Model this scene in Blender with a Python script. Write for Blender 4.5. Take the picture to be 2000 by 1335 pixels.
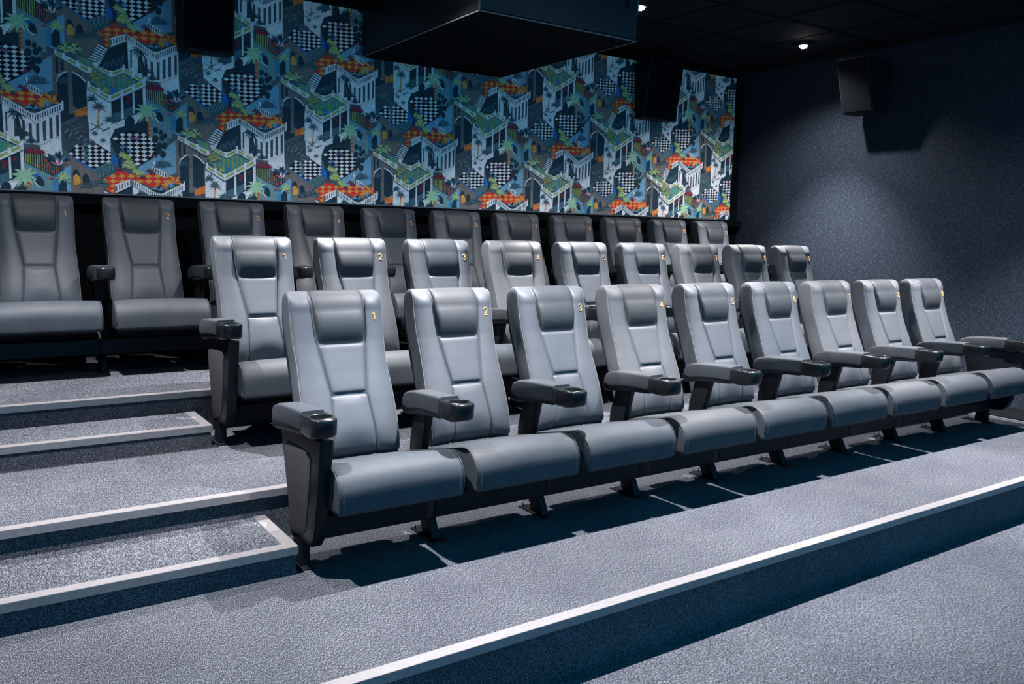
import bpy, bmesh, math, random
from mathutils import Vector, Matrix
random.seed(7)
for o in list(bpy.data.objects): bpy.data.objects.remove(o)
scene = bpy.context.scene
COLL = scene.collection
R = math.radians

# ------------------------------------------------------------------ camera
def make_camera():
    yaw, pitch, roll = R(34.175), R(-7.325), R(1.251)
    f = 1619.08
    fwd = Vector((math.sin(yaw)*math.cos(pitch), math.cos(yaw)*math.cos(pitch), math.sin(pitch)))
    right = Vector((math.cos(yaw), -math.sin(yaw), 0)); up = right.cross(fwd)
    r2 = math.cos(roll)*right + math.sin(roll)*up
    u2 = -math.sin(roll)*right + math.cos(roll)*up
    m = Matrix((r2, u2, -fwd)).transposed().to_4x4()
    m.translation = Vector((-1.5175, -3.0695, 1.2978))
    cd = bpy.data.cameras.new('camera'); cd.sensor_width = 36.0; cd.lens = 36.0*f/2000.0
    cd.clip_start = 0.05; cd.clip_end = 100
    co = bpy.data.objects.new('camera', cd); COLL.objects.link(co); co.matrix_world = m
    scene.camera = co
make_camera()

# ------------------------------------------------------------------ world, exposure
world = bpy.data.worlds.new('world'); scene.world = world; world.use_nodes = True
bg = world.node_tree.nodes['Background']
bg.inputs[0].default_value = (0.04, 0.53, 1.0, 1); bg.inputs[1].default_value = 0.70  # unseen teal fill light, entering where ceiling and side walls stop short
scene.view_settings.view_transform = 'Standard'; scene.view_settings.look = 'None'
scene.view_settings.gamma = 1.0; scene.view_settings.use_curve_mapping = False
scene.view_settings.exposure = 1.0

# lamp settings used by the downlight builder
LIGHT_Z = 3.01            # ceiling
LENS_Z = 2.88             # lamp lenses, a little below it
LIGHT_X = (-1.06, 0.73, 2.52, 4.31)
LIGHT_Y = {'front': -0.32, 'rear': 1.395}
BEAM_W = {'front': 740.0, 'rear': 600.0}
SPILL_W = {'front': 50.0, 'rear': 120.0}
BEAM_DEG, SPILL_DEG = {'front': 80.0, 'rear': 76.0}, 136.0
LIGHT_COL = (1.0, 0.955, 0.965)
SPILL_COL = (1.0, 0.96, 0.95)
DIM = (0.70, 1.0, 1.0, 1.15)       # the aisle lamps are turned down
LAMP_AT = {('rear', 3): (4.74, 1.735, 2.992)}   # the lamp by the side wall sits flush in the ceiling

# ------------------------------------------------------------------ helpers
def obj(name, me, mat=None, parent=None, kind=None):
    o = bpy.data.objects.new(name, me); COLL.objects.link(o)
    if mat is not None and me is not None and not me.materials: me.materials.append(mat)
    if parent is not None: o.parent = parent
    if kind: o['kind'] = kind
    return o
def tag(o, label, cat=None, group=None, kind=None):
    o['label'] = label
    if cat: o['category'] = cat
    if group: o['group'] = group
    if kind: o['kind'] = kind
    return o
def empty(name, loc=(0,0,0)):
    o = bpy.data.objects.new(name, None); COLL.objects.link(o); o.location = loc
    o.empty_display_size = 0.1
    return o
def mesh(name, verts, faces, smooth=False):
    me = bpy.data.meshes.new(name); me.from_pydata([tuple(v) for v in verts], [], faces)
    bm = bmesh.new(); bm.from_mesh(me)
    bmesh.ops.recalc_face_normals(bm, faces=bm.faces); bm.to_mesh(me); bm.free()
    if smooth: me.polygons.foreach_set('use_smooth', [True]*len(me.polygons))
    me.update(); return me
def box_me(name, x0, x1, y0, y1, z0, z1, bev=0.0, seg=2):
    bm = bmesh.new()
    bmesh.ops.create_cube(bm, size=1.0)
    for v in bm.verts:
        v.co = Vector(((x0+x1)/2+v.co.x*(x1-x0), (y0+y1)/2+v.co.y*(y1-y0), (z0+z1)/2+v.co.z*(z1-z0)))
    if bev > 0: bmesh.ops.bevel(bm, geom=list(bm.edges), offset=bev, segments=seg, affect='EDGES', profile=0.5)
    me = bpy.data.meshes.new(name); bm.to_mesh(me); bm.free(); return me
def prism_me(name, prof, x0, x1, bev=0.0, seg=2, axis='x'):
    """profile of (y, z) pairs pushed along x; bevelled on request"""
    bm = bmesh.new(); a = []; b = []
    for (y, z) in prof:
        a.append(bm.verts.new((x0, y, z))); b.append(bm.verts.new((x1, y, z)))
    n = len(prof)
    bm.faces.new(a); bm.faces.new(b[::-1])
    for i in range(n): bm.faces.new((a[i], b[i], b[(i+1) % n], a[(i+1) % n]))
    bmesh.ops.recalc_face_normals(bm, faces=bm.faces)
    if bev > 0:
        es = [e for e in bm.edges if abs(e.verts[0].co.x-e.verts[1].co.x) < 1e-6]
        bmesh.ops.bevel(bm, geom=es, offset=bev, segments=seg, affect='EDGES', profile=0.5)
    me = bpy.data.meshes.new(name); bm.to_mesh(me); bm.free(); return me
def smooth(me, ang=40):
    me.polygons.foreach_set('use_smooth', [True]*len(me.polygons))
    bm = bmesh.new(); bm.from_mesh(me)
    for e in bm.edges:
        e.smooth = not (len(e.link_faces) == 2 and e.calc_face_angle(0) > R(ang))
    bm.to_mesh(me); bm.free(); return me
def tube_me(name, pts, r, n=6, closed=False):
    V = []; F = []; m = len(pts)
    pts = [Vector(p) for p in pts]
    for i, p in enumerate(pts):
        if closed: t = pts[(i+1) % m]-pts[i-1]
        else: t = pts[min(i+1, m-1)]-pts[max(i-1, 0)]
        t.normalize(); ref = Vector((1, 0, 0)) if abs(t.x) < .8 else Vector((0, 1, 0))
        u = t.cross(ref).normalized(); w = t.cross(u)
        for k in range(n):
            a = 2*math.pi*k/n; V.append(p+u*r*math.cos(a)+w*r*math.sin(a))
    for i in range(m if closed else m-1):
        j = (i+1) % m
        for k in range(n): F.append((i*n+k, i*n+(k+1) % n, j*n+(k+1) % n, j*n+k))
    if not closed: F += [tuple(range(n))[::-1], tuple(range((m-1)*n, m*n))]
    return mesh(name, V, F, True)
def join_me(name, mes):
    V = []; F = []
    for me in mes:
        b = len(V); V += [v.co.copy() for v in me.vertices]; F += [tuple(b+i for i in p.vertices) for p in me.polygons]
        bpy.data.meshes.remove(me)
    return mesh(name, V, F)
def lerp_tab(tab, z):
    if z <= tab[0][0]: return tab[0][1]
    for (a, u), (b, v) in zip(tab, tab[1:]):
        if z <= b:
            t = (z-a)/(b-a); return u+(v-u)*t
    return tab[-1][1]
def sstep(a, b, x):
    t = min(1, max(0, (x-a)/(b-a))); return t*t*(3-2*t)

# ------------------------------------------------------------------ materials
def new_mat(name):
    m = bpy.data.materials.new(name); m.use_nodes = True
    nt = m.node_tree; return m, nt, nt.nodes['Principled BSDF']
def link(nt, a, b): nt.links.new(a, b)
def tex(nt, kind, **kw):
    n = nt.nodes.new(kind)
    for k, v in kw.items():
        if k in n.inputs: n.inputs[k].default_value = v
        else: setattr(n, k, v)
    return n
def coords(nt, scale=(1, 1, 1), rot=(0, 0, 0), which='Object'):
    tc = nt.nodes.new('ShaderNodeTexCoord'); mp = nt.nodes.new('ShaderNodeMapping')
    mp.inputs['Scale'].default_value = scale; mp.inputs['Rotation'].default_value = rot
    link(nt, tc.outputs[which], mp.inputs[0]); return mp.outputs[0]
def ramp(nt, fac, stops):
    r = nt.nodes.new('ShaderNodeValToRGB'); e = r.color_ramp.elements
    while len(e) < len(stops): e.new(0.5)
    for el, (p, c) in zip(e, stops):
        el.position = p; el.color = (c[0], c[1], c[2], 1)
    link(nt, fac, r.inputs[0]); return r.outputs[0]
def bump(nt, h, p, strength, dist):
    b = nt.nodes.new('ShaderNodeBump'); b.inputs['Strength'].default_value = strength
    b.inputs['Distance'].default_value = dist
    link(nt, h, b.inputs['Height']); link(nt, b.outputs[0], p.inputs['Normal'])
def plain(name, col, rough=0.5, metal=0.0, spec=0.5):
    m, nt, p = new_mat(name)
    p.inputs['Base Color'].default_value = (*col, 1); p.inputs['Roughness'].default_value = rough
    p.inputs['Metallic'].default_value = metal; p.inputs['Specular IOR Level'].default_value = spec
    n = tex(nt, 'ShaderNodeTexNoise', Scale=60.0, Detail=3.0); link(nt, coords(nt), n.inputs['Vector'])
    c = ramp(nt, n.outputs[0], [(0.3, [x*.9 for x in col]), (0.7, [min(1, x*1.1) for x in col])])
    link(nt, c, p.inputs['Base Color']); return m
def leather_mat(name, lo, hi, rough, spec=0.34):
    m, nt, p = new_mat(name)
    n = tex(nt, 'ShaderNodeTexNoise', Scale=9.0, Detail=5.0); link(nt, coords(nt), n.inputs['Vector'])
    c = ramp(nt, n.outputs[0], [(0.3, lo), (0.7, hi)])
    oi = nt.nodes.new('ShaderNodeAttribute'); oi.attribute_type = 'OBJECT'; oi.attribute_name = 'tint'
    tint = ramp(nt, oi.outputs['Fac'], [(0.0, (0.94, 1.0, 1.05)), (0.5, (1.0, 1.0, 1.0)), (1.0, (1.08, 1.0, 0.93))])
    mx = nt.nodes.new('ShaderNodeMix'); mx.data_type = 'RGBA'; mx.blend_type = 'MULTIPLY'; mx.inputs[0].default_value = 1
    link(nt, c, mx.inputs[6]); link(nt, tint, mx.inputs[7]); link(nt, mx.outputs[2], p.inputs['Base Color'])
    p.inputs['Roughness'].default_value = rough; p.inputs['Specular IOR Level'].default_value = spec
    v = tex(nt, 'ShaderNodeTexVoronoi', Scale=420.0); link(nt, coords(nt), v.inputs['Vector'])
    bump(nt, v.outputs['Distance'], p, 0.12, 0.0015)
    return m
def carpet_mat():
    m, nt, p = new_mat('carpet')
    a = tex(nt, 'ShaderNodeTexNoise', Scale=1.0, Detail=2.0, Roughness=0.6); link(nt, coords(nt, (340, 120, 260), (0, 0, R(18))), a.inputs['Vector'])
    b = tex(nt, 'ShaderNodeTexNoise', Scale=2.3, Detail=4.0); link(nt, coords(nt), b.inputs['Vector'])
    c1 = ramp(nt, a.outputs[0], [(0.35, (0.006, 0.008, 0.012)), (0.50, (0.035, 0.039, 0.048)), (0.66, (0.140, 0.150, 0.172))])
    c2 = ramp(nt, b.outputs[0], [(0.3, (0.70, 0.71, 0.76)), (0.7, (1.0, 1.0, 1.0))])
    mx = nt.nodes.new('ShaderNodeMix'); mx.data_type = 'RGBA'; mx.blend_type = 'MULTIPLY'; mx.inputs[0].default_value = 1
    link(nt, c1, mx.inputs[6]); link(nt, c2, mx.inputs[7]); link(nt, mx.outputs[2], p.inputs['Base Color'])
    p.inputs['Roughness'].default_value = 0.95; p.inputs['Specular IOR Level'].default_value = 0.15
    bump(nt, a.outputs[0], p, 0.6, 0.006); return m
def fabric_mat():
    m, nt, p = new_mat('wall_fabric')
    a = tex(nt, 'ShaderNodeTexNoise', Scale=1.0, Detail=2.0); link(nt, coords(nt, (60, 240, 34)), a.inputs['Vector'])
    b = tex(nt, 'ShaderNodeTexNoise', Scale=1.0, Detail=2.0); link(nt, coords(nt, (60, 32, 240)), b.inputs['Vector'])
    mul = nt.nodes.new('ShaderNodeMath'); mul.operation = 'MAXIMUM'
    link(nt, a.outputs[0], mul.inputs[0]); link(nt, b.outputs[0], mul.inputs[1])
    c = ramp(nt, mul.outputs[0], [(0.45, (0.004, 0.008, 0.014)), (0.62, (0.015, 0.022, 0.036)), (0.78, (0.062, 0.080, 0.115))])
    link(nt, c, p.inputs['Base Color']); p.inputs['Roughness'].default_value = 0.9
    p.inputs['Specular IOR Level'].default_value = 0.2
    bump(nt, mul.outputs[0], p, 0.35, 0.003); return m
def emit_mat(name, col, s):
    m = bpy.data.materials.new(name); m.use_nodes = True; nt = m.node_tree; nt.nodes.clear()
    e = nt.nodes.new('ShaderNodeEmission'); o = nt.nodes.new('ShaderNodeOutputMaterial')
    e.inputs[0].default_value = (*col, 1); e.inputs[1].default_value = s; link(nt, e.outputs[0], o.inputs[0]); return m

M = {}
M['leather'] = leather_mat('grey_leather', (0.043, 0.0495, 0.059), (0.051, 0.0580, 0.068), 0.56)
M['leather_head'] = leather_mat('dark_shaded_leather', (0.019, 0.023, 0.028), (0.024, 0.0285, 0.034), 0.56, 0.28)  # darker headrest leather, deepened further in colour for shade on its face
M['leather_shaded'] = leather_mat('shaded_grey_leather', (0.024, 0.029, 0.035), (0.030, 0.035, 0.042), 0.60, 0.16)  # grey leather darkened in colour to mimic dimmer light on cushions and armrests
M['thread'] = plain('light_thread', (0.085, 0.092, 0.10), 0.75)
M['number'] = plain('orange_thread', (0.60, 0.25, 0.06), 0.6)
M['plastic'] = plain('black_plastic', (0.006, 0.0075, 0.010), 0.30, 0, 0.10)
M['plastic_rim'] = plain('black_gloss_plastic', (0.006, 0.0075, 0.009), 0.26, 0, 0.22)
M['steel'] = plain('black_steel', (0.006, 0.007, 0.009), 0.35, 0, 0.10)
M['bolt'] = plain('bolt_steel', (0.08, 0.085, 0.09), 0.4, 0.6)
M['insert'] = plain('grey_panel_fabric', (0.020, 0.021, 0.023), 0.8, 0, 0.2)
M['carpet'] = carpet_mat()
M['fabric'] = fabric_mat()
M['alu'] = plain('brushed_aluminium', (0.150, 0.145, 0.152), 0.42, 0.3)
M['black'] = plain('black_paint', (0.0025, 0.0035, 0.0045), 0.9, 0, 0.05)
M['ceil'] = plain('black_ceiling', (0.006, 0.008, 0.010), 0.9, 0, 0.1)
M['housing'] = plain('black_housing', (0.006, 0.008, 0.011), 0.42)
M['speaker'] = plain('black_speaker', (0.004, 0.005, 0.007), 0.6, 0, 0.2)
M['grille'] = plain('dark_grille', (0.0025, 0.0035, 0.005), 0.9, 0, 0.05)
M['lamp'] = emit_mat('lamp_glow', (0.95, 0.97, 1.0), 40.0)

# ------------------------------------------------------------------ the setting
X0, X1 = -2.9, 5.45           # left and right walls
YB = 2.99                     # rear wall
H = 0.1093                    # half of one tier's rise
Z1, Z2, Z3 = 0.0, 2*H, 4*H
YN1, YN2, YN3 = -0.959, 0.273, 1.466
ZF = -2*H
def struct(name, me, mat, label=None):
    o = obj(name, me, mat); o['kind'] = 'structure'
    if label: o['label'] = label
    return o
struct('floor', box_me('floor', X0, X1, -5.2, YN1+0.05, ZF-0.1, ZF), M['carpet'], 'grey speckled carpet floor in front of the lowest tier')
struct('floor_tier_1', box_me('tier', X0, X1, YN1+0.012, YN2+0.05, ZF-0.1, Z1), M['carpet'], 'carpeted tier under the front row of seats')
struct('floor_tier_2', box_me('tier', X0, X1, YN2+0.012, YN3+0.05, ZF-0.1, Z2), M['carpet'], 'carpeted tier under the middle row of seats')
struct('floor_tier_3', box_me('tier', X0, X1, YN3+0.012, YB, ZF-0.1, Z3), M['carpet'], 'carpeted top tier under the rear row of seats')
XS, YS1, YS2 = -0.478, -0.1245, 1.093
struct('floor_step_1', box_me('step', X0, XS-0.006, YS1+0.008, YN2+0.03, Z1-0.02, Z1+H), M['carpet'], 'lower half-height carpeted aisle step')
struct('floor_step_2', box_me('step', X0, XS-0.006, YS2+0.008, YN3+0.03, Z2-0.02, Z2+H), M['carpet'], 'upper half-height carpeted aisle step')
NT, NF, TH = 0.048, 0.029, 0.0025
def nosing(n, x0, x1, y, z, label, side=None):
    """aluminium edge: flat strip on top and lip down the front; mitred return at the free end of a step"""
    root = empty('trim_%d' % n, (0, 0, 0)); root['kind'] = 'structure'; root['label'] = label
    ins = NT if side is not None else 0.0
    V = [(x0, y, z+TH), (x1, y, z+TH), (x1-ins, y+NT, z+TH), (x0, y+NT, z+TH), (x0, y, z-.001), (x1, y, z-.001), (x1-ins, y+NT, z-.001), (x0, y+NT, z-.001)]
    obj('top_strip', mesh('strip', V, [(0,1,2,3),(4,5,6,7),(0,1,5,4),(1,2,6,5),(2,3,7,6),(3,0,4,7)]), M['alu'], root)
    obj('front_lip', box_me('lip', x0, x1, y-0.0015, y+0.014, z-NF, z+TH-0.0006), M['alu'], root)
    if side is not None:
        V = [(x1, y, z+TH), (x1, side, z+TH), (x1-NT, side, z+TH), (x1-NT, y+NT, z+TH), (x1, y, z-.001), (x1, side, z-.001), (x1-NT, side, z-.001), (x1-NT, y+NT, z-.001)]
        obj('side_strip', mesh('strip', V, [(0,1,2,3),(4,5,6,7),(0,1,5,4),(1,2,6,5),(2,3,7,6),(3,0,4,7)]), M['alu'], root)
        obj('side_lip', box_me('lip', x1-0.012, x1+0.0015, y+0.0145, side, z-NF, z+TH-0.0006), M['alu'], root)
    return root
nosing(1, X0, X1, YN1, Z1, 'long aluminium nosing along the edge of the lowest tier')
nosing(2, X0, X1, YN2, Z2, 'aluminium nosing along the middle tier')
nosing(3, X0, X1, YN3, Z3, 'aluminium nosing along the top tier')
nosing(4, X0, XS, YS1, Z1+H, 'L-shaped aluminium edge of the lower aisle step', YN2+0.012)
nosing(5, X0, XS, YS2, Z2+H, 'L-shaped aluminium edge of the upper aisle step', YN3+0.012)
t6 = struct('trim_6', box_me('t', 5.005, 5.022, YN1+0.06, YN2+0.010, Z1-0.002, Z1+0.012), M['alu'], 'thin strip standing in for a lit sliver of floor beside the right wall')  # added strip, stands in for a sliver of light on the floor
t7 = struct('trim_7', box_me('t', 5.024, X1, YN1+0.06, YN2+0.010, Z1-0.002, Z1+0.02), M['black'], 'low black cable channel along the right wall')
struct('wall_right', box_me('w', X1, X1+0.1, -2.4, YB+0.1, ZF-0.1, LIGHT_Z+0.1), M['fabric'], 'dark blue woven fabric side wall')
struct('wall_left', box_me('w', X0-0.1, X0, -2.4, YB+0.1, ZF-0.1, LIGHT_Z+0.1), M['black'])
struct('wall_back', box_me('w', X0, X1, YB, YB+0.1, ZF-0.1, LIGHT_Z+0.1), M['black'], 'black rear wall behind the mural')
ceil = struct('ceiling', box_me('c', X0, X1, -1.5, YB, LIGHT_Z+0.004, LIGHT_Z+0.1), M['ceil'], 'black tiled ceiling')  # stops short so the added world fill reaches the front
gx = -2.67
rail_x = box_me('rail', -0.012, 0.012, -1.5, YB, LIGHT_Z, LIGHT_Z+0.006)
rail_y = box_me('rail', X0, X1, -0.012, 0.012, LIGHT_Z-0.0005, LIGHT_Z+0.0055)
for k in range(13): obj('grid_rail', rail_x, M['black'], ceil).location = (-2.66+0.66*k, 0, 0)
for k in range(7): obj('grid_rail', rail_y, M['black'], ceil).location = (0, -1.3+0.66*k, 0)

# ------------------------------------------------------------------ cinema seat
HW = 0.212                    # half width of the backrest
ZB, ZT, ZA = 0.35, 1.042, 0.962   # bottom, top, start of the rounded top
AY, AZ_ = 0.062, ZT-0.962
YF = [(0.30, 0.072), (0.36, 0.094), (0.42, 0.117), (0.53, 0.157), (0.60, 0.186), (0.70, 0.230), (0.78, 0.262), (0.83, 0.280), (0.88, 0.293), (0.962, 0.312)]
def yfc(z):
    if z <= ZA: return lerp_tab(YF, z)
    t = min(1, (z-ZA)/AZ_); return lerp_tab(YF, ZA)+AY-AY*math.sqrt(max(0, 1-t*t))
def ybc(z):
    if z <= ZA: return lerp_tab(YF, z)+2*AY
    t = min(1, (z-ZA)/AZ_); return lerp_tab(YF, ZA)+AY+AY*math.sqrt(max(0, 1-t*t))
def xs_seam(z):               # half distance between the two long seams
    return lerp_tab([(0.33, 0.104), (0.612, 0.080), (0.81, 0.108), (0.96, 0.121), (1.04, 0.125)], z)
def hw_at(z):
    r = 0.030
    if z <= ZT-r: return HW - 0.006*math.exp(-((z-0.74)/0.10)**2)
    t = (z-(ZT-r))/r; return HW-r*0.55+r*0.55*math.sqrt(max(0, 1-t*t*0.98))
def front_y(x, z):
    hw = hw_at(z); ax = abs(x); s = xs_seam(z)
    k = 1-sstep(ZA+0.02, ZT, z)                       # bulges die out over the top
    off = 0.008*k
    if ax > s:
        t = min(1, (ax-s)/(hw-s)); off += (0.010*math.sin(math.pi*t)**0.9-0.020*t*t)*k
    else:
        low = 1-sstep(0.575, 0.63, z)
        off += 0.010*low*(1-(ax/s)**2)*sstep(0.40, 0.50, z)
    off -= 0.0070*math.exp(-((ax-s)/0.0042)**2)*(0.35+0.65*k)
    off -= 0.005*math.exp(-((z-0.612)/0.006)**2)*(1 if ax < s else 0)
    if z < 0.50:                                     # lower edge rolls under
        u = min(1, (0.50-z)/0.14); off -= 0.075*(1-math.sqrt(max(0, 1-u*u)))*(1-0.5*(ax/hw)**6)
    e = 0.012
    if ax > hw-e:
        u = (ax-(hw-e))/e; off -= e*(1-math.sqrt(max(0, 1-u*u)))
    return yfc(z)-off
def backrest_me():
    zs = sorted([ZB+(ZA-ZB)*i/52 for i in range(53)]+[0.600, 0.604, 0.608, 0.612, 0.616, 0.620]) + [ZA+AZ_*math.sin(math.pi/2*i/14) for i in range(1, 15)]
    V = []; F = []; n = None
    for z in zs:
        zz = min(z, ZT-0.0004); hw = hw_at(zz); loop = []; sm = xs_seam(zz)
        half = [sm*i/9 for i in range(9)]+[sm-0.0065, sm-0.004, sm-0.002, sm, sm+0.002, sm+0.004, sm+0.0065]
        a = sm+0.012; b = hw-0.014
        half += [a+(b-a)*i/9 for i in range(10)]+[hw-0.012*(1-math.sin(math.pi/2*i/7)) for i in range(1, 8)]
        half.sort()
        for x in [-v for v in half[:0:-1]]+half: loop.append((x, min(front_y(x, zz), ybc(zz)), z))
        yb = ybc(zz); yf = loop[-1][1]
        for t in (0.35, 0.75): loop.append((hw, yf+(yb-yf)*t, z))
        for u in (0.96, 0.5, 0, -0.5, -0.96): loop.append((hw*u, yb, z))
        for t in (0.75, 0.35): loop.append((-hw, yf+(yb-yf)*t, z))
        n = len(loop); V += loop
    for i in range(len(zs)-1):
        for j in range(n): F.append((i*n+j, i*n+(j+1) % n, (i+1)*n+(j+1) % n, (i+1)*n+j))
    F.append(tuple(range(n))[::-1]); F.append(tuple(range((len(zs)-1)*n, len(zs)*n)))
    return smooth(mesh('backrest', V, F), 55)
def head_curve():
    pts = [(lerp_tab(YF, z), z) for z in [0.806+(ZA-0.806)*(i/20)**1.5 for i in range(21)]]
    yc = lerp_tab(YF, ZA)+AY
    for i in range(1, 15):
        a = math.pi-math.pi*0.80*i/14; pts.append((yc+AY*math.cos(a), ZA+AZ_*math.sin(a)))
    return pts
def patch_me(name, curve, wid, height, ns=28, sink=0.006, p=5.0):
    V = []; F = []; m = len(curve)
    for i, (y, z) in enumerate(curve):
        y0, z0 = curve[max(0, i-1)]; y1, z1 = curve[min(m-1, i+1)]
        ty, tz = y1-y0, z1-z0; l = math.hypot(ty, tz); ny, nz = -tz/l, ty/l
        for j in range(ns+1):
            s = -1+2*j/ns; s = 0.6*s+0.4*math.sin(s*math.pi/2)
            h = height(i/(m-1), s)-sink
            V.append((s*wid(i/(m-1), z), y+ny*h, z+nz*h))
    for i in range(m-1):
        for j in range(ns): F.append((i*(ns+1)+j, i*(ns+1)+j+1, (i+1)*(ns+1)+j+1, (i+1)*(ns+1)+j))
    base = len(V); rim = [j for j in range(ns+1)]+[i*(ns+1)+ns for i in range(1, m)]+[(m-1)*(ns+1)+j for j in range(ns-1, -1, -1)]+[i*(ns+1) for i in range(m-2, 0, -1)]
    for r in rim: V.append((V[r][0]*0.97, V[r][1]+0.02, V[r][2]))
    k = len(rim)
    for a in range(k): F.append((rim[a], rim[(a+1) % k], base+(a+1) % k, base+a))
    return smooth(mesh(name, V, F), 70)
HEAD = [(0.806, 0.002), (0.815, 0.006), (0.828, 0.013), (0.84, 0.020), (0.855, 0.028), (0.87, 0.034), (0.885, 0.0375), (0.90, 0.039), (0.92, 0.038), (0.94, 0.034), (0.962, 0.027)]
def headrest_me():
    cur = head_curve(); m = len(cur)
    def h(t, s):
        e = max(0, 1-abs(s)**10)**0.34; i = round(t*(m-1))
        base = lerp_tab(HEAD, cur[i][1]) if i <= 20 else 0.027*max(0, 1-(i-20)/11)**1.4
        return (base+0.006)*e*(1-0.05*s*s)
    def w(t, z):
        c = 1-0.13*(1-min(1, t/0.14))**2
        return (xs_seam(z)-0.0025)*c
    return patch_me('headrest', head_curve(), w, h)
def lumbar_me():
    cur = [(lerp_tab(YF, z), z) for z in [0.615+(0.822-0.615)*i/26 for i in range(27)]]
    def h(t, s):
        e = max(0, 1-abs(s)**9)**0.5; b = (max(0, 1-abs(2*t-1)**16))**0.45
        return 0.0195*e*b
    return patch_me('panel', cur, lambda t, z: xs_seam(z)-0.001, h, 24, 0.004)
def dashes(name, path, step=0.0085, length=0.0052, r=0.0007):
    """stitches laid along a polyline"""
    pts = [Vector(p) for p in path]; V = []; F = []; acc = 0.0; nxt = 0.0
    for a, b in zip(pts, pts[1:]):
        l = (b-a).length; d = (b-a).normalized()
        side = d.cross(Vector((0, 1, 0.3))).normalized(); up = d.cross(side)
        while nxt < acc+l:
            p = a+d*(nxt-acc); q = p+d*length; k = len(V)
            for c in (p, q):
                for u, w in ((1, 0), (0, 1), (-1, 0), (0, -1)): V.append(c+side*r*u+up*r*w)
            F += [(k, k+1, k+5, k+4), (k+1, k+2, k+6, k+5), (k+2, k+3, k+7, k+6), (k+3, k, k+4, k+7), (k, k+3, k+2, k+1), (k+4, k+5, k+6, k+7)]
            nxt += step
        acc += l
    return mesh(name, V, F)
def zrange(a, b, n): return [a+(b-a)*i/n for i in range(n+1)]
def back_stitch_me():
    ms = []
    for s in (-1, 1):
        ms.append(dashes('d', [(s*(hw_at(z)-0.016), front_y(hw_at(z)-0.016, z)-0.0008, z) for z in zrange(0.42, 1.0, 60)]))
        ms.append(dashes('d', [(s*(xs_seam(z)+0.010), front_y(xs_seam(z)+0.010, z)-0.0006, z) for z in zrange(0.612, 0.80, 24)]))
        ms.append(dashes('d', [(s*xs_seam(z), front_y(xs_seam(z), z)-0.0008, z) for z in zrange(0.43, 0.612, 24)], 0.0105, 0.005, 0.0006))
    ms.append(dashes('d', [(x, front_y(x, 0.604)-0.0008, 0.604) for x in zrange(-0.076, 0.076, 12)]))
    return join_me('stitching', ms)
def back_piping_me(s):
    return tube_me('piping', [(s*(hw_at(z)-0.003), front_y(hw_at(z)-0.003, z)-0.001, z) for z in zrange(0.36, 1.034, 60)], 0.0018, 6)
def shell_me():
    """hard rear shell of the backrest"""
    V = []; F = []; zs = zrange(0.365, 0.985, 30); n = 14
    for z in zs:
        for j in range(n):
            a = 2*math.pi*j/n; c, s = math.cos(a), math.sin(a)
            x = (HW-0.004)*math.copysign(abs(c)**0.35, c); yb = ybc(min(z, ZA))-0.012*sstep(0.90, 0.985, z)
            V.append((x, yb-0.004+0.017*math.copysign(abs(s)**0.6, s), z))
    for i in range(len(zs)-1):
        for j in range(n): F.append((i*n+j, i*n+(j+1) % n, (i+1)*n+(j+1) % n, (i+1)*n+j))
    F += [tuple(range(n))[::-1], tuple(range((len(zs)-1)*n, len(zs)*n))]
    return smooth(mesh('shell', V, F), 50)
SW = 0.263
def seat_profile():
    pts = [(0.155, 0.318), (0.155, 0.336), (0.135, 0.350)]
    for i in range(1, 12): t = i/12; pts.append((0.135-0.355*t, 0.350+0.088*t))
    cx, cz, rx, rz = -0.232, 0.345, 0.105, 0.094
    for i in range(0, 17):
        a = R(83+(180-83)*i/16); pts.append((cx+rx*math.cos(a), cz+rz*math.sin(a)))
    pts += [(-0.337, 0.325), (-0.3365, 0.308), (-0.336, 0.292)]
    for i in range(1, 5):
        a = R(180+22*i); pts.append((-0.318+0.018*math.cos(a), 0.290+0.018*math.sin(a)))
    pts += [(-0.24, 0.270), (-0.10, 0.278), (0.05, 0.288), (0.13, 0.300)]
    return pts
def seat_me():
    pr = seat_profile(); n = len(pr); V = []; F = []
    xs = []
    for k in range(6):
        a = math.pi/2*k/5; xs.append((-SW+0.016*(1-math.sin(a)), 0.016*(1-math.cos(a))))
    xs = [(-SW, 0.016), (-SW+0.0012, 0.010), (-SW+0.0045, 0.0048), (-SW+0.010, 0.0014), (-SW+0.016, 0.0)]
    xs += [(-SW+0.016+(2*SW-0.032)*k/16, 0.0) for k in range(1, 16)] + [(-a, b) for a, b in xs[::-1]]
    for (x, ins) in xs:
        crown = 0.007*(1-(x/SW)**2)
        for i, (y, z) in enumerate(pr):
            y0, z0 = pr[i-1]; y1, z1 = pr[(i+1) % n]; ty, tz = y1-y0, z1-z0; l = math.hypot(ty, tz) or 1
            ny, nz = tz/l, -ty/l          # inward is the right hand side of travel
            iy, iz = (-0.09-y), (0.335-z)
            if ny*iy+nz*iz < 0: ny, nz = -ny, -nz
            up = crown if z > 0.345 else 0
            V.append((x, y+ny*ins, z+nz*ins+up))
    m = len(xs)
    for i in range(m-1):
        for j in range(n): F.append((i*n+j, i*n+(j+1) % n, (i+1)*n+(j+1) % n, (i+1)*n+j))
    F += [tuple(range(n))[::-1], tuple(range((m-1)*n, m*n))]
    return smooth(mesh('seat', V, F), 60)
def seat_edge(): return [p for p in seat_profile() if p[0] < 0.14 and p[1] > 0.28][:-4]
def seat_piping_me(s):
    return tube_me('piping', [(s*(SW-0.0035), y, z-0.003) if y > -0.25 else (s*(SW-0.0035), y+0.003, z) for y, z in seat_edge()], 0.0026, 6)
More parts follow.
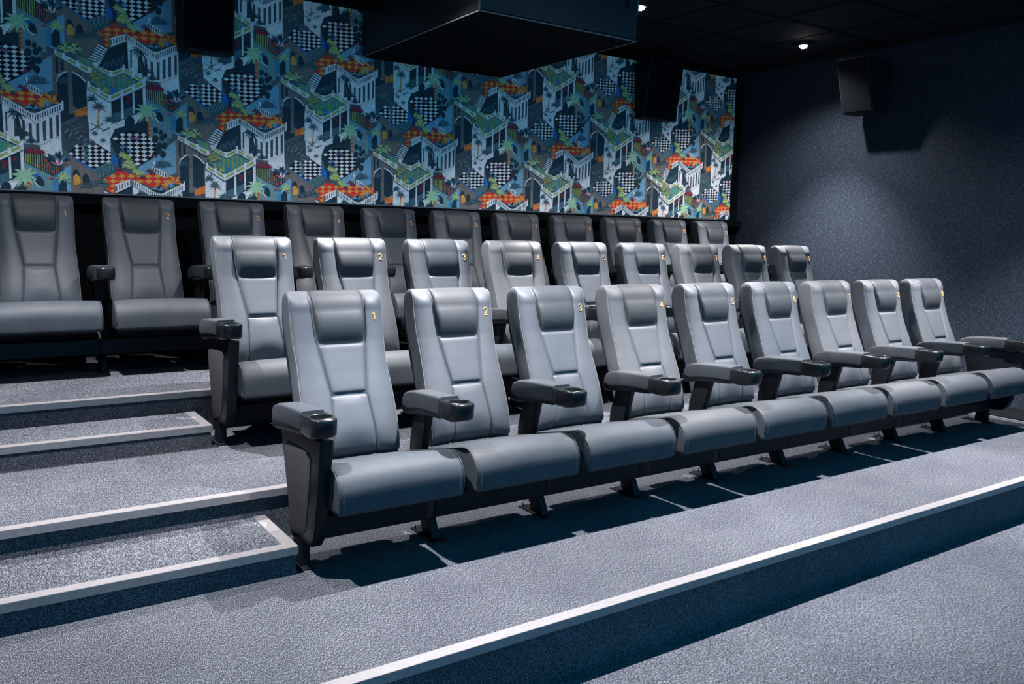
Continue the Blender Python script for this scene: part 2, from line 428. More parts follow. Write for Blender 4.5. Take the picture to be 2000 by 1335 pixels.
def seat_stitch_me():
    return join_me('stitching', [dashes('d', [(s*(SW-0.022), y-0.0008 if y < -0.27 else y, z+0.0018 if y >= -0.27 else z+0.001) for y, z in seat_edge()]) for s in (-1, 1)])
def seat_pan_me():
    prof = [(-0.235, 0.273), (-0.10, 0.280), (0.05, 0.290), (0.10, 0.294), (0.115, 0.28), (0.10, 0.235), (0.03, 0.205), (-0.14, 0.215), (-0.225, 0.250)]
    return smooth(prism_me('pan', prof, -SW+0.022, SW-0.022, 0.008), 35)
AW = 0.046
def armpad_me():
    top = [(0.185, 0.545), (0.188, 0.575), (0.170, 0.602), (0.130, 0.618), (0.070, 0.627), (0.0, 0.632), (-0.07, 0.636), (-0.135, 0.639), (-0.158, 0.640), (-0.160, 0.628)]
    bot = [(-0.152, 0.562), (-0.10, 0.560), (-0.04, 0.558), (0.02, 0.553), (0.08, 0.545), (0.14, 0.534)]
    return smooth(prism_me('armpad', top+bot, -AW, AW, 0.011, 3), 35)
def armbase_me():
    prof = [(0.195, 0.555), (0.198, 0.535), (0.185, 0.512), (0.14, 0.514), (0.08, 0.524), (0.02, 0.532), (-0.05, 0.540), (-0.14, 0.546), (-0.16, 0.556), (-0.155, 0.575), (0.15, 0.56)]
    return smooth(prism_me('armbase', prof, -AW+0.005, AW-0.005, 0.005, 2), 35)
CY, CR_ = -0.236, 0.0405
def cup_me():
    n = 48; V = []; F = []
    def outer(a, g):
        x, y = math.cos(a), math.sin(a); y0, y1, hw = CY-0.062-g, -0.140+g, 0.0515+g
        # rounded front (towards -y), square rear
        if y <= 0:
            r = 1/math.sqrt((x/hw)**2+(y/(CY-y0))**2)
            k = 3.0; r = 1/((abs(x)/hw)**k+(abs(y)/(CY-y0))**k)**(1/k)
        else:
            k = 9.0; r = 1/((abs(x)/hw)**k+(abs(y)/(y1-CY))**k)**(1/k)
        return x*r, CY+y*r
    rings = []
    def ring(fn, zf): 
        b = len(V)
        for i in range(n):
            a = 2*math.pi*i/n; x, y = fn(a); V.append((x, y, zf(y)))
        rings.append(b)
    circ = lambda r: (lambda a: (r*math.cos(a), CY+r*math.sin(a)))
    zt = 0.630; zb = lambda y: 0.553+0.012*max(0, (-0.24-y)/0.06)
    ring(circ(CR_-0.006), lambda y: zt-0.062)
    ring(circ(CR_-0.002), lambda y: zt-0.004)
    ring(circ(CR_), lambda y: zt+0.0015)
    ring(circ(CR_+0.0035), lambda y: zt+0.003)
    ring(circ(CR_+0.007), lambda y: zt+0.0015)
    ring(lambda a: outer(a, -0.004), lambda y: zt)
    ring(lambda a: outer(a, -0.001), lambda y: zt-0.003)
    ring(lambda a: outer(a, 0.0), lambda y: zt-0.009)
    ring(lambda a: outer(a, -0.002), lambda y: zb(y)+0.012)
    ring(lambda a: outer(a, -0.006), lambda y: zb(y)+0.003)
    ring(lambda a: outer(a, -0.012), lambda y: zb(y))
    for b, c in zip(rings, rings[1:]):
        for i in range(n): F.append((b+i, b+(i+1) % n, c+(i+1) % n, c+i))
    F += [tuple(rings[0]+i for i in range(n)), tuple(rings[-1]+i for i in range(n))[::-1]]
    return smooth(mesh('cup', V, F), 40)
def post_me():
    """upright between two seats: column under the armrest bending forward into the leg"""
    prof = [(0.115, 0.530), (0.010, 0.535), (0.045, 0.400), (0.075, 0.260), (-0.060, 0.006), (0.030, 0.006), (0.165, 0.255), (0.155, 0.400)]
    return smooth(prism_me('post', prof, -0.020, 0.020, 0.004, 2), 35)
def endpost_me():
    prof = [(0.02, 0.115), (-0.06, 0.115), (-0.060, 0.006), (0.030, 0.006)]
    return prism_me('post', prof, -0.020, 0.020, 0.004, 2)
def beam_me(p): return box_me('beam', -p/2-0.0200, p/2-0.0206, -0.085, 0.030, 0.108, 0.200, 0.004)
def plate_me(): return box_me('plate', -0.036, 0.036, -0.095, 0.115, 0.0, 0.007, 0.002)
def bolt_me():
    V = []; F = []; n = 6
    for r, z in ((0.010, 0.007), (0.010, 0.009), (0.0075, 0.0095), (0.0075, 0.016), (0.004, 0.018), (0.004, 0.024)):
        for i in range(n): V.append((r*math.cos(2*math.pi*i/n), r*math.sin(2*math.pi*i/n), z))
    for k in range(5):
        for i in range(n): F.append((k*n+i, k*n+(i+1) % n, (k+1)*n+(i+1) % n, (k+1)*n+i))
    F.append(tuple(range(30, 36))); return mesh('bolt', V, F)
def endpanel_me(x0, x1):
    prof = [(0.155, 0.525), (-0.285, 0.552), (-0.275, 0.50), (-0.250, 0.36), (-0.215, 0.20), (-0.195, 0.150), (-0.165, 0.118), (-0.02, 0.100), (0.035, 0.100), (0.060, 0.13), (0.085, 0.26), (0.125, 0.42)]
    return smooth(prism_me('endpanel', prof, x0, x1, 0.007, 3), 35)
def endinsert_me(x0, x1):
    prof = [(0.085, 0.335), (0.100, 0.42), (0.095, 0.465), (0.065, 0.480), (-0.10, 0.485), (-0.165, 0.482), (-0.185, 0.465), (-0.180, 0.40), (-0.150, 0.27), (-0.130, 0.185), (-0.115, 0.160), (-0.090, 0.150), (-0.01, 0.123), (0.015, 0.122), (0.028, 0.135), (0.050, 0.21)]
    return smooth(prism_me('endinsert', prof, x0, x1, 0.003, 2), 35)

ME = dict(backrest=backrest_me(), headrest=headrest_me(), lumbar_panel=lumbar_me(), stitching=back_stitch_me(), piping_l=back_piping_me(-1), piping_r=back_piping_me(1),
          back_shell=shell_me(), seat_cushion=seat_me(), seat_piping_l=seat_piping_me(-1), seat_piping_r=seat_piping_me(1), seat_stitch=seat_stitch_me(), seat_pan=seat_pan_me(), arm_pad=armpad_me(),
          arm_base=armbase_me(), cup_holder=cup_me(), post=post_me(), end_post=endpost_me(), plate=plate_me(), beam_58=beam_me(0.580), beam_59=beam_me(0.5876), bolt=bolt_me(),
          end_l=endpanel_me(-0.020, 0.030), ins_l=endinsert_me(-0.0235, -0.015), end_r=endpanel_me(-0.030, 0.020), ins_r=endinsert_me(0.015, 0.0235))
MATS = dict(backrest='leather', headrest='leather_head', lumbar_panel='leather', stitching='thread', piping_l='thread', piping_r='thread', back_shell='plastic', seat_cushion='leather_shaded',
            seat_piping_l='leather_shaded', seat_piping_r='leather_shaded', seat_stitch='thread', seat_pan='plastic', arm_pad='leather_shaded', arm_base='plastic', cup_holder='plastic_rim', post='steel', end_post='steel',
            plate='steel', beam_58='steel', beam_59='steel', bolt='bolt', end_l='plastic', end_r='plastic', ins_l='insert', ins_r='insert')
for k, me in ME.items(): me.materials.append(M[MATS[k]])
def part(name, key, parent, loc=None, kind=None):
    o = obj(name, ME[key], None, parent, kind)
    if loc: o.location = loc
    return o
_digits = {}
def arc(cx, cy, rx, ry, a0, a1, n=10): return [(cx+rx*math.cos(R(a0+(a1-a0)*i/n)), cy+ry*math.sin(R(a0+(a1-a0)*i/n))) for i in range(n+1)]
GLYPH = {'0': [arc(0, .5, .27, .5, 90, 450, 20)], '1': [[(-.20, .74), (-.06, .82), (.06, 1.0), (.06, 0)]],
         '2': [arc(0, .72, .27, .28, 165, -30, 12)+[(.10, .34), (-.27, 0), (.29, 0)]],
         '3': [arc(0, .75, .25, .25, 160, -90, 12)+arc(0, .25, .28, .25, 90, -160, 12)],
         '4': [[(.12, 0), (.12, 1.0), (-.30, .27), (.31, .27)]],
         '5': [[(.25, 1.0), (-.18, 1.0), (-.23, .52)]+arc(0, .32, .28, .32, 135, -155, 14)],
         '6': [arc(.02, .62, .29, .38, 55, 180, 8)+arc(0, .30, .27, .30, 180, -180, 20)],
         '7': [[(-.28, 1.0), (.28, 1.0), (.06, .55), (-.06, 0)]],
         '8': [arc(0, .76, .23, .24, -90, 270, 18)+arc(0, .27, .28, .27, 90, -270, 18)],
         '9': [arc(0, .70, .27, .30, 0, 360, 20)+arc(-.02, .38, .29, .38, 0, -125, 8)]}
def digit_me(txt):
    """embroidered seat number: raised thread strokes lying on the curved wing of the backrest"""
    if txt in _digits: return _digits[txt]
    hgt, r = 0.034, 0.0027; ms = []
    for k, ch in enumerate(txt):
        ox = 0.160+(k-(len(txt)-1)/2)*0.0235
        for st in GLYPH[ch]:
            p = []
            for (a, b) in zip(st, st[1:]):
                m = 4 if math.dist(a, b) > .3 else 1
                p += [(a[0]+(b[0]-a[0])*i/m, a[1]+(b[1]-a[1])*i/m) for i in range(m)]
            p.append(st[-1])
            ms.append(tube_me('n', [(ox+u*hgt, front_y(ox+u*hgt, 0.918+v*hgt)-0.0006, 0.918+v*hgt) for u, v in p], r, 6))
    me = smooth(join_me('number', ms), 60); me.materials.append(M['number']); _digits[txt] = me; return me
def armrest(root, x, end=None):
    """armrest with cup holder and the upright that carries it, at offset x; end = 'l' / 'r' for the panelled row ends"""
    a = part('armrest', 'arm_pad', root, (x, 0, 0))
    part('armrest_base', 'arm_base', a); part('cup_holder', 'cup_holder', a)
    if end is None: p = part('leg', 'post', root, (x, 0, 0))
    else:
        e = part('end_panel', 'end_'+end, root, (x, 0, 0)); part('panel_insert', 'ins_'+end, e)
        e.children[0]['label'] = 'grey inset panel'
        p = part('leg', 'end_post', root, (x, 0, 0))
    part('base_plate', 'plate', p)
    for bx in (-0.022, 0.022): part('bolt', 'bolt', p, (bx, 0.098, 0))
def seat(x, y, z, num, pitch, label, group, left=None, right=False):
    root = empty('cinema_seat', (x, y, z)); tag(root, label, 'cinema seat', group)
    b = part('backrest', 'backrest', root)
    part('stitching', 'stitching', b, kind='stuff'); part('piping', 'piping_l', b); part('piping', 'piping_r', b)
    n = obj('seat_number', digit_me(num), None, b); n['label'] = 'orange embroidered number %s' % num
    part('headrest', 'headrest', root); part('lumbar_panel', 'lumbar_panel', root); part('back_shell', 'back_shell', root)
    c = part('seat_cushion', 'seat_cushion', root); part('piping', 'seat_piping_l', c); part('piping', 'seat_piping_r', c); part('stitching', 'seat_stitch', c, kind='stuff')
    part('seat_pan', 'seat_pan', root); part('cross_beam', 'beam_58' if pitch < 0.584 else 'beam_59', root)
    armrest(root, -pitch/2, left)
    if right: armrest(root, pitch/2, 'r')
    tint = TINTS[int(num) % len(TINTS)]
    for ch in root.children:
        ch['tint'] = tint
        for g in ch.children: g['tint'] = tint
    return root
TINTS = (0.55, 0.10, 0.45, 0.35, 0.80, 0.50, 0.40, 0.75, 0.60, 0.70, 0.50)
WORDS = 'one two three four five six seven eight nine ten eleven'.split()
ROWS = [('front', 9, -0.142, 0.580, -0.013, Z1, 'seats of the front row', 'l'),
        ('middle', 9, -0.128, 0.580, 1.193, Z2, 'seats of the middle row', 'l'),
        ('rear', 11, -1.079, 0.5876, 2.391, Z3, 'seats of the rear row', 'l')]
for (rn, n, xa, pitch, y, z, grp, lend) in ROWS:
    for k in range(n):
        num = str(k+1); word = WORDS[k]
        if rn == 'rear': lab = 'dark grey cinema seat number %s (%s) in the dim rear row below the mural' % (word, num)
        elif rn == 'middle': lab = 'grey leather cinema seat number %s (%s) in the middle row' % (word, num)
        else: lab = 'grey leather cinema seat number %s (%s) in the front row by the long nosing' % (word, num)
        seat(xa+pitch*k, y, z, num, pitch, lab, grp, lend if k == 0 else None, k == n-1)

MOTIF=[(0,2,[1016,579,1185,596,1188,367,1098,343,1012,298]),
(1,10,[1078,585,1104,588,1101,370,1076,368]),
(1,7,[1107,393,1177,429,1182,369,1110,349]),
(2,6,[1111,389,1128,403,1142,396,1158,410,1178,406,1178,402,1158,405,1142,391,1128,397,1111,384]),
(2,6,[1111,376,1127,390,1142,383,1157,397,1178,393,1178,389,1157,392,1142,378,1127,384,1111,371]),
(2,6,[1111,363,1127,376,1142,370,1157,383,1178,380,1178,375,1157,379,1142,365,1127,371,1111,358]),
(2,6,[1111,350,1127,363,1141,357,1157,370,1178,367,1178,362,1157,365,1141,351,1127,358,1111,344]),
(2,0,[1123,411,1125,417,1127,424,1126,430,1124,437,1121,443,1121,443,1118,436,1116,430,1115,423,1116,417,1119,410]),
(2,0,[1141,412,1144,419,1145,426,1145,432,1143,439,1140,445,1140,445,1136,438,1134,431,1134,425,1135,418,1137,412]),
(2,0,[1158,414,1161,420,1162,427,1162,434,1160,440,1157,446,1157,446,1154,440,1152,433,1151,426,1152,420,1155,413]),
(0,14,[1035,291,1186,369,1192,218,1119,177,1067,132,1033,152]),
(1,10,[1058,318,1169,255,1169,250,1058,313]),
(1,10,[1080,254,1190,328,1190,323,1080,249]),
(1,10,[1040,246,1115,284,1115,279,1040,241]),
(1,10,[1098,332,1190,279,1190,274,1098,327]),
(0,0,[1178,544,1318,467,1317,322,1402,365,1401,323,1338,293,1309,232,1308,142,1277,157,1236,188,1189,218,1185,378]),
(1,1,[1061,129,1131,183,1183,179,1236,191,1308,148,1311,92,1205,34,1158,52]),
(2,0,[1061,118,1078,130,1094,120,1077,108]),
(2,0,[1097,168,1114,180,1131,170,1114,158]),
(2,0,[1097,144,1114,156,1130,146,1113,134]),
(2,0,[1097,121,1113,133,1130,123,1113,111]),
(2,0,[1096,97,1113,109,1130,99,1113,87]),
(2,0,[1133,170,1150,183,1167,173,1150,160]),
(2,0,[1133,147,1150,159,1166,149,1149,137]),
(2,0,[1133,123,1149,135,1166,125,1149,113]),
(2,0,[1132,99,1149,111,1166,101,1149,89]),
(2,0,[1132,75,1149,87,1166,77,1149,65]),
(2,0,[1169,173,1186,185,1203,175,1186,163]),
(2,0,[1169,149,1186,161,1203,151,1186,139]),
(2,0,[1169,125,1186,137,1202,127,1185,115]),
(2,0,[1168,101,1185,113,1202,103,1185,91]),
(2,0,[1168,77,1185,89,1202,79,1185,67]),
(2,0,[1168,53,1185,65,1202,55,1185,43]),
(2,0,[1205,175,1222,187,1239,177,1222,165]),
(2,0,[1205,151,1222,163,1239,153,1222,141]),
(2,0,[1205,127,1222,139,1239,129,1222,117]),
(2,0,[1205,103,1222,115,1239,105,1221,93]),
(2,0,[1204,79,1221,91,1238,81,1221,69]),
(2,0,[1204,55,1221,67,1238,57,1221,45]),
(2,0,[1242,154,1259,166,1276,156,1259,143]),
(2,0,[1241,130,1259,142,1276,132,1258,119]),
(2,0,[1241,106,1258,118,1275,108,1258,95]),
(2,0,[1241,81,1258,94,1275,83,1258,71]),
(2,0,[1278,132,1295,144,1313,134,1295,122]),
(2,0,[1278,108,1295,120,1312,110,1295,98]),
(2,0,[1278,84,1295,96,1312,86,1295,73]),
(3,0,[1237,188,1307,145,1307,226,1278,252]),
(2,13,[1310,153,1350,100,1349,52,1309,92]),
(2,13,[1053,126,1078,110,1208,33,1205,18,1153,52]),
(1,2,[1309,221,1373,191,1372,56,1349,49,1350,100]),
(1,2,[1202,24,1309,92,1342,40,1237,-26]),
(2,15,[1202,24,1309,92,1312,87,1205,20]),
(2,15,[1208,16,1315,83,1318,79,1211,12]),
(2,15,[1214,7,1320,74,1323,70,1216,3]),
(2,15,[1219,-1,1326,66,1328,61,1222,-5]),
(2,15,[1225,-9,1331,57,1334,53,1228,-13]),
(2,15,[1231,-18,1337,48,1339,44,1234,-22]),
(0,10,[1026,92,1072,103,1199,27,1237,-25,1221,-121,1075,-127,1077,-10,1026,48]),
(2,2,[1083,-40,1084,4,1092,22,1105,22,1118,6,1125,-16,1125,-39]),
(2,2,[1140,-71,1141,-27,1149,-8,1162,-9,1176,-25,1182,-47,1182,-69]),
(3,7,[1085,-21,1100,-4,1117,-14,1128,-41,1122,-69,1087,-76]),
(1,1,[1310,226,1374,259,1422,294,1496,285,1552,263,1611,216,1623,176,1582,139,1476,66,1421,112,1373,191]),
(2,0,[1321,233,1341,246,1360,235,1340,222]),
(2,0,[1363,262,1383,276,1403,265,1383,251]),
(2,0,[1363,236,1383,249,1402,238,1383,225]),
(2,0,[1363,209,1383,223,1402,212,1382,198]),
(2,0,[1363,183,1382,196,1402,185,1382,172]),
(2,0,[1405,265,1425,279,1445,268,1425,254]),
(2,0,[1405,239,1425,252,1445,242,1425,228]),
(2,0,[1405,212,1425,226,1445,215,1425,201]),
(2,0,[1405,186,1425,199,1445,188,1425,174]),
(2,0,[1405,159,1425,173,1445,161,1425,148]),
(2,0,[1405,132,1425,146,1444,135,1424,121]),
(2,0,[1448,268,1468,282,1488,271,1468,257]),
(2,0,[1448,242,1468,256,1488,245,1468,231]),
(2,0,[1448,215,1468,229,1488,218,1468,204]),
(2,0,[1448,188,1468,202,1488,191,1468,177]),
(2,0,[1448,162,1468,175,1488,164,1468,151]),
(2,0,[1447,135,1468,149,1488,137,1467,124]),
(2,0,[1447,108,1467,122,1487,111,1467,97]),
(2,0,[1447,81,1467,95,1487,84,1467,70]),
(2,0,[1491,271,1511,285,1531,274,1511,261]),
(2,0,[1491,245,1511,259,1531,248,1511,234]),
(2,0,[1491,218,1511,232,1531,221,1511,207]),
(2,0,[1491,191,1511,205,1531,194,1511,180]),
(2,0,[1491,164,1511,178,1531,167,1511,153]),
(2,0,[1491,138,1511,151,1531,140,1511,126]),
(2,0,[1490,111,1511,124,1531,113,1511,99]),
(2,0,[1534,248,1555,262,1575,251,1555,237]),
(2,0,[1534,221,1555,235,1575,224,1554,210]),
(2,0,[1534,194,1554,208,1575,197,1554,183]),
(2,0,[1534,167,1554,181,1575,170,1554,156]),
(2,0,[1534,140,1554,154,1575,143,1554,129]),
(2,0,[1578,224,1598,238,1619,227,1598,213]),
(2,0,[1578,197,1598,211,1619,200,1598,186]),
(2,0,[1578,170,1598,184,1619,173,1598,159]),
(0,2,[1307,226,1338,296,1404,323,1459,344,1536,368,1536,254,1496,276,1422,279]),
(2,0,[1399,370,1521,426,1502,393,1462,336,1435,359]),
(3,2,[1456,345,1450,328,1440,315,1427,308,1414,310,1404,318,1398,333,1399,350,1405,367,1416,380,1429,386,1441,385,1451,377,1457,362]),
(0,2,[1318,467,1519,578,1524,415,1399,366,1320,325]),
(1,3,[1321,389,1454,451,1453,400,1320,327]),
(2,0,[1380,503,1395,504,1394,364,1379,363]),
(2,0,[1451,546,1463,547,1462,407,1450,406]),
(2,0,[1514,586,1533,588,1532,452,1514,451]),
(2,12,[1427,510,1426,505,1424,500,1420,497,1415,497,1411,499,1409,503,1408,508,1409,514,1412,518,1415,521,1420,521,1424,519,1426,515]),
(2,12,[1442,498,1441,492,1439,488,1435,485,1430,484,1427,487,1424,491,1423,496,1424,501,1427,506,1431,509,1435,509,1439,507,1441,503]),
(2,12,[1433,477,1432,472,1429,467,1426,464,1421,464,1417,466,1415,470,1414,475,1415,481,1417,485,1421,488,1426,488,1430,486,1432,482]),
(2,12,[1494,528,1493,522,1491,518,1487,515,1482,515,1478,517,1476,521,1475,526,1476,531,1479,536,1482,539,1487,539,1491,537,1493,533]),
(0,15,[1534,517,1652,457,1652,129,1582,133,1555,255,1546,408]),
(2,0,[1624,405,1630,389,1631,374,1627,363,1618,359,1607,362,1595,371,1585,385,1579,401,1578,416,1582,426,1591,431,1602,428,1614,419]),
(3,2,[1630,411,1636,395,1637,380,1633,369,1624,365,1613,368,1601,377,1591,391,1585,407,1584,422,1588,433,1597,437,1608,434,1620,425]),
(3,13,[1606,436,1604,429,1600,424,1594,421,1587,420,1581,422,1577,427,1576,433,1577,440,1581,445,1587,449,1594,449,1600,447,1604,442]),
(2,2,[1603,310,1601,301,1597,293,1590,289,1582,288,1575,292,1571,299,1569,307,1571,317,1576,324,1582,329,1590,329,1597,326,1601,319]),
(2,2,[1633,300,1631,292,1627,286,1622,282,1615,282,1610,284,1606,290,1604,298,1606,305,1610,311,1616,315,1622,316,1627,313,1631,307]),
(2,2,[1603,253,1601,242,1596,232,1587,227,1578,226,1570,231,1564,239,1562,250,1564,261,1570,270,1578,276,1587,276,1596,272,1601,264]),
(2,2,[1643,262,1641,253,1636,246,1629,241,1622,241,1615,244,1610,251,1608,260,1610,269,1615,277,1622,281,1629,282,1636,278,1641,271]),
(2,2,[1627,208,1625,196,1619,186,1610,180,1599,180,1590,184,1584,193,1582,205,1584,217,1591,227,1600,233,1610,234,1619,229,1625,220]),
(2,2,[1658,213,1656,203,1651,195,1644,190,1635,189,1627,193,1622,201,1620,211,1622,221,1628,229,1635,234,1644,235,1651,231,1656,223]),
(2,2,[1647,158,1645,147,1639,138,1631,133,1622,132,1614,137,1609,145,1607,155,1609,166,1614,175,1622,180,1631,180,1639,176,1645,168]),
(2,2,[1614,173,1613,164,1608,157,1602,153,1595,153,1588,156,1584,162,1582,171,1584,179,1588,187,1595,191,1602,191,1608,188,1613,181]),
(2,2,[1660,280,1659,272,1655,266,1649,262,1643,262,1637,265,1633,270,1632,278,1633,285,1637,292,1643,295,1649,296,1655,293,1659,287]),
(0,5,[1470,61,1570,130,1658,147,1658,19,1563,17,1495,-1]),
(3,7,[1540,408,1552,409,1556,258,1543,257]),
(4,6,[1542,391,1554,392,1554,379,1542,378]),
(4,6,[1542,363,1554,364,1554,352,1542,351]),
(4,6,[1542,336,1554,337,1554,325,1542,324]),
(4,6,[1542,309,1554,310,1554,297,1542,296]),
(4,6,[1542,281,1554,282,1554,270,1542,269]),
(4,11,[1539,421,1555,428,1570,434,1584,441,1597,447,1609,453,1609,453,1593,457,1577,457,1563,451,1550,441,1537,426]),
(4,11,[1541,422,1552,437,1561,450,1567,462,1571,472,1573,480,1573,480,1561,476,1551,469,1543,458,1538,443,1536,425]),
(4,11,[1542,424,1544,440,1545,453,1542,463,1536,469,1529,473,1529,473,1525,467,1523,458,1524,448,1529,436,1535,423]),
(4,11,[1540,426,1531,443,1521,456,1508,463,1493,466,1477,465,1477,465,1486,458,1496,449,1507,440,1521,431,1536,421]),
(4,11,[1539,426,1523,437,1506,443,1489,443,1472,439,1454,430,1454,430,1470,428,1486,426,1503,424,1520,422,1538,420]),
(4,11,[1537,426,1519,428,1502,426,1486,418,1472,406,1457,389,1457,389,1475,397,1493,403,1509,409,1525,415,1539,421]),
(4,11,[1536,425,1521,417,1509,406,1499,391,1491,372,1485,349,1485,349,1500,367,1514,382,1526,397,1534,410,1541,422]),
(4,11,[1535,423,1529,415,1525,404,1525,390,1527,374,1532,355,1532,355,1539,374,1544,390,1546,404,1545,415,1542,423]),
(4,11,[1536,422,1539,413,1544,403,1552,392,1563,381,1576,367,1576,367,1573,387,1569,403,1562,414,1553,422,1541,425]),
(4,11,[1537,421,1547,417,1559,414,1571,410,1586,407,1600,402,1600,402,1590,416,1580,427,1568,432,1554,431,1540,426]),
(1,6,[1240,-41,1354,32,1470,4,1582,32,1684,-3,1684,-62,1582,-78,1427,-18,1323,-74,1323,-134,1263,-102,1299,-61]),
(2,7,[1241,-41,1265,-26,1289,-39,1265,-55]),
(2,7,[1293,-7,1318,8,1342,-5,1317,-21]),
(2,7,[1293,-39,1317,-23,1342,-37,1317,-52]),
(2,7,[1293,-71,1317,-55,1342,-69,1317,-84]),
(2,7,[1293,-102,1317,-87,1341,-100,1317,-116]),
(2,7,[1346,-5,1371,11,1395,-2,1371,-18]),
(2,7,[1346,-36,1371,-21,1395,-34,1370,-50]),
(2,7,[1400,-2,1424,14,1449,0,1424,-16]),
(2,7,[1454,1,1479,17,1504,3,1478,-13]),
(2,7,[1453,-31,1478,-16,1503,-29,1478,-45]),
(2,7,[1508,3,1533,19,1559,6,1533,-10]),
(2,7,[1508,-29,1533,-13,1558,-27,1533,-43]),
(2,7,[1563,6,1588,22,1614,9,1588,-8]),
(2,7,[1563,-26,1588,-10,1614,-24,1588,-40]),
(2,7,[1563,-59,1588,-43,1614,-57,1588,-73]),
(2,7,[1618,9,1644,25,1670,11,1644,-5]),
(2,7,[1618,-24,1644,-8,1670,-21,1644,-38]),
(2,7,[1618,-56,1644,-40,1670,-54,1644,-70]),
(4,8,[1378,122,1384,121,1390,119,1398,118,1406,116,1414,114,1414,114,1408,123,1402,129,1396,132,1388,131,1380,126]),
(4,11,[1380,122,1387,126,1394,129,1400,133,1405,136,1409,138,1409,138,1401,142,1394,143,1388,141,1383,135,1378,126]),
(4,8,[1381,123,1386,131,1390,137,1391,142,1391,146,1390,149,1390,149,1384,149,1379,146,1377,142,1376,134,1377,125]),
(4,8,[1381,125,1381,136,1380,145,1377,151,1371,154,1365,156,1365,156,1364,151,1364,146,1367,139,1371,132,1377,123]),
(4,11,[1380,126,1375,135,1370,140,1364,142,1357,139,1349,135,1349,135,1353,133,1358,130,1364,127,1371,125,1378,122]),
(4,8,[1378,126,1372,130,1366,131,1361,129,1356,122,1352,113,1352,113,1359,116,1365,117,1371,119,1375,121,1380,122]),
(4,8,[1402,112,1408,111,1415,109,1422,108,1430,106,1439,104,1439,104,1433,113,1427,120,1420,122,1412,121,1404,116]),
(4,11,[1404,112,1411,116,1418,119,1424,123,1429,126,1433,128,1433,128,1426,132,1419,134,1412,131,1407,125,1402,116]),
(4,8,[1405,113,1410,121,1414,127,1416,133,1415,137,1414,139,1414,139,1408,139,1403,137,1401,132,1400,124,1401,115]),
(4,8,[1405,115,1406,126,1404,135,1401,141,1396,145,1389,146,1389,146,1388,141,1389,136,1391,129,1395,122,1401,113]),
(4,11,[1404,116,1399,125,1394,130,1388,132,1381,130,1373,125,1373,125,1377,123,1382,120,1388,117,1395,115,1402,112]),
(4,8,[1402,116,1396,120,1390,121,1385,119,1381,113,1376,103,1376,103,1383,106,1389,108,1395,109,1400,111,1404,112]),
(4,8,[1414,79,1420,77,1427,76,1434,74,1442,73,1451,71,1451,71,1445,80,1439,86,1432,89,1424,87,1416,83]),
(4,11,[1416,79,1423,83,1430,86,1436,89,1441,93,1445,95,1445,95,1438,99,1431,100,1424,98,1419,92,1414,83]),
(4,8,[1417,80,1422,88,1426,94,1428,99,1427,103,1426,106,1426,106,1420,106,1415,103,1413,98,1412,91,1413,81]),
(4,8,[1417,82,1418,93,1416,102,1413,108,1408,111,1401,113,1401,113,1400,108,1401,103,1403,96,1407,88,1413,80]),
(4,11,[1416,83,1411,91,1406,97,1400,98,1393,96,1385,92,1385,92,1389,90,1394,87,1400,84,1407,82,1414,79]),
(4,8,[1414,83,1408,87,1402,88,1397,86,1392,79,1388,70,1388,70,1395,73,1401,74,1407,76,1412,77,1416,79]),
(4,8,[1396,55,1402,54,1408,52,1416,50,1424,49,1432,47,1432,47,1426,56,1420,62,1413,65,1406,64,1397,59]),
(4,11,[1398,55,1405,59,1412,62,1418,65,1422,69,1427,71,1427,71,1419,75,1412,76,1406,74,1400,68,1396,59]),
(4,8,[1399,56,1404,64,1408,70,1409,75,1409,79,1407,82,1407,82,1402,82,1397,79,1394,75,1394,67,1395,58]),
(4,8,[1399,58,1399,69,1398,78,1394,84,1389,88,1383,89,1383,89,1382,84,1382,79,1384,72,1389,65,1395,56]),
(4,11,[1398,59,1393,68,1388,73,1381,75,1374,73,1367,68,1367,68,1371,66,1376,63,1382,60,1388,58,1396,55]),
(4,8,[1396,59,1389,63,1384,64,1378,62,1374,56,1370,46,1370,46,1377,49,1383,50,1388,52,1393,54,1397,55]),
(4,8,[1457,24,1463,23,1469,21,1477,19,1485,18,1494,16,1494,16,1488,25,1482,31,1475,34,1467,33,1458,28]),
(4,11,[1459,24,1466,28,1473,31,1479,34,1484,38,1488,40,1488,40,1481,44,1473,46,1467,43,1462,37,1457,28]),
(4,8,[1460,25,1465,33,1469,39,1470,45,1470,49,1469,51,1469,51,1463,51,1458,49,1455,44,1455,36,1456,27]),
(4,8,[1460,27,1460,38,1459,47,1455,53,1450,57,1444,58,1444,58,1443,54,1443,48,1445,41,1450,34,1456,25]),
(4,11,[1459,28,1454,37,1449,42,1442,44,1435,42,1427,37,1427,37,1432,35,1437,32,1443,30,1449,27,1457,24]),
(4,8,[1457,28,1450,32,1444,34,1439,31,1435,25,1431,16,1431,16,1437,18,1444,19,1449,21,1454,23,1458,24]),
(4,8,[1475,11,1481,9,1488,7,1495,6,1504,4,1512,2,1512,2,1506,12,1500,18,1493,21,1485,19,1477,15]),
(4,11,[1477,11,1485,14,1491,18,1497,21,1502,24,1507,27,1507,27,1499,31,1492,32,1485,30,1480,24,1475,15]),
(4,8,[1478,12,1484,20,1487,26,1489,31,1489,35,1487,38,1487,38,1481,38,1476,35,1474,30,1473,23,1474,13]),
(4,8,[1478,14,1479,25,1477,34,1474,40,1468,44,1462,45,1462,45,1461,40,1461,35,1464,28,1468,20,1474,12]),
(4,11,[1477,15,1472,23,1467,29,1461,31,1453,29,1446,24,1446,24,1450,22,1455,19,1461,16,1468,14,1475,11]),
(4,8,[1475,15,1469,19,1463,20,1458,18,1453,11,1449,2,1449,2,1456,5,1462,6,1468,8,1473,9,1477,11]),
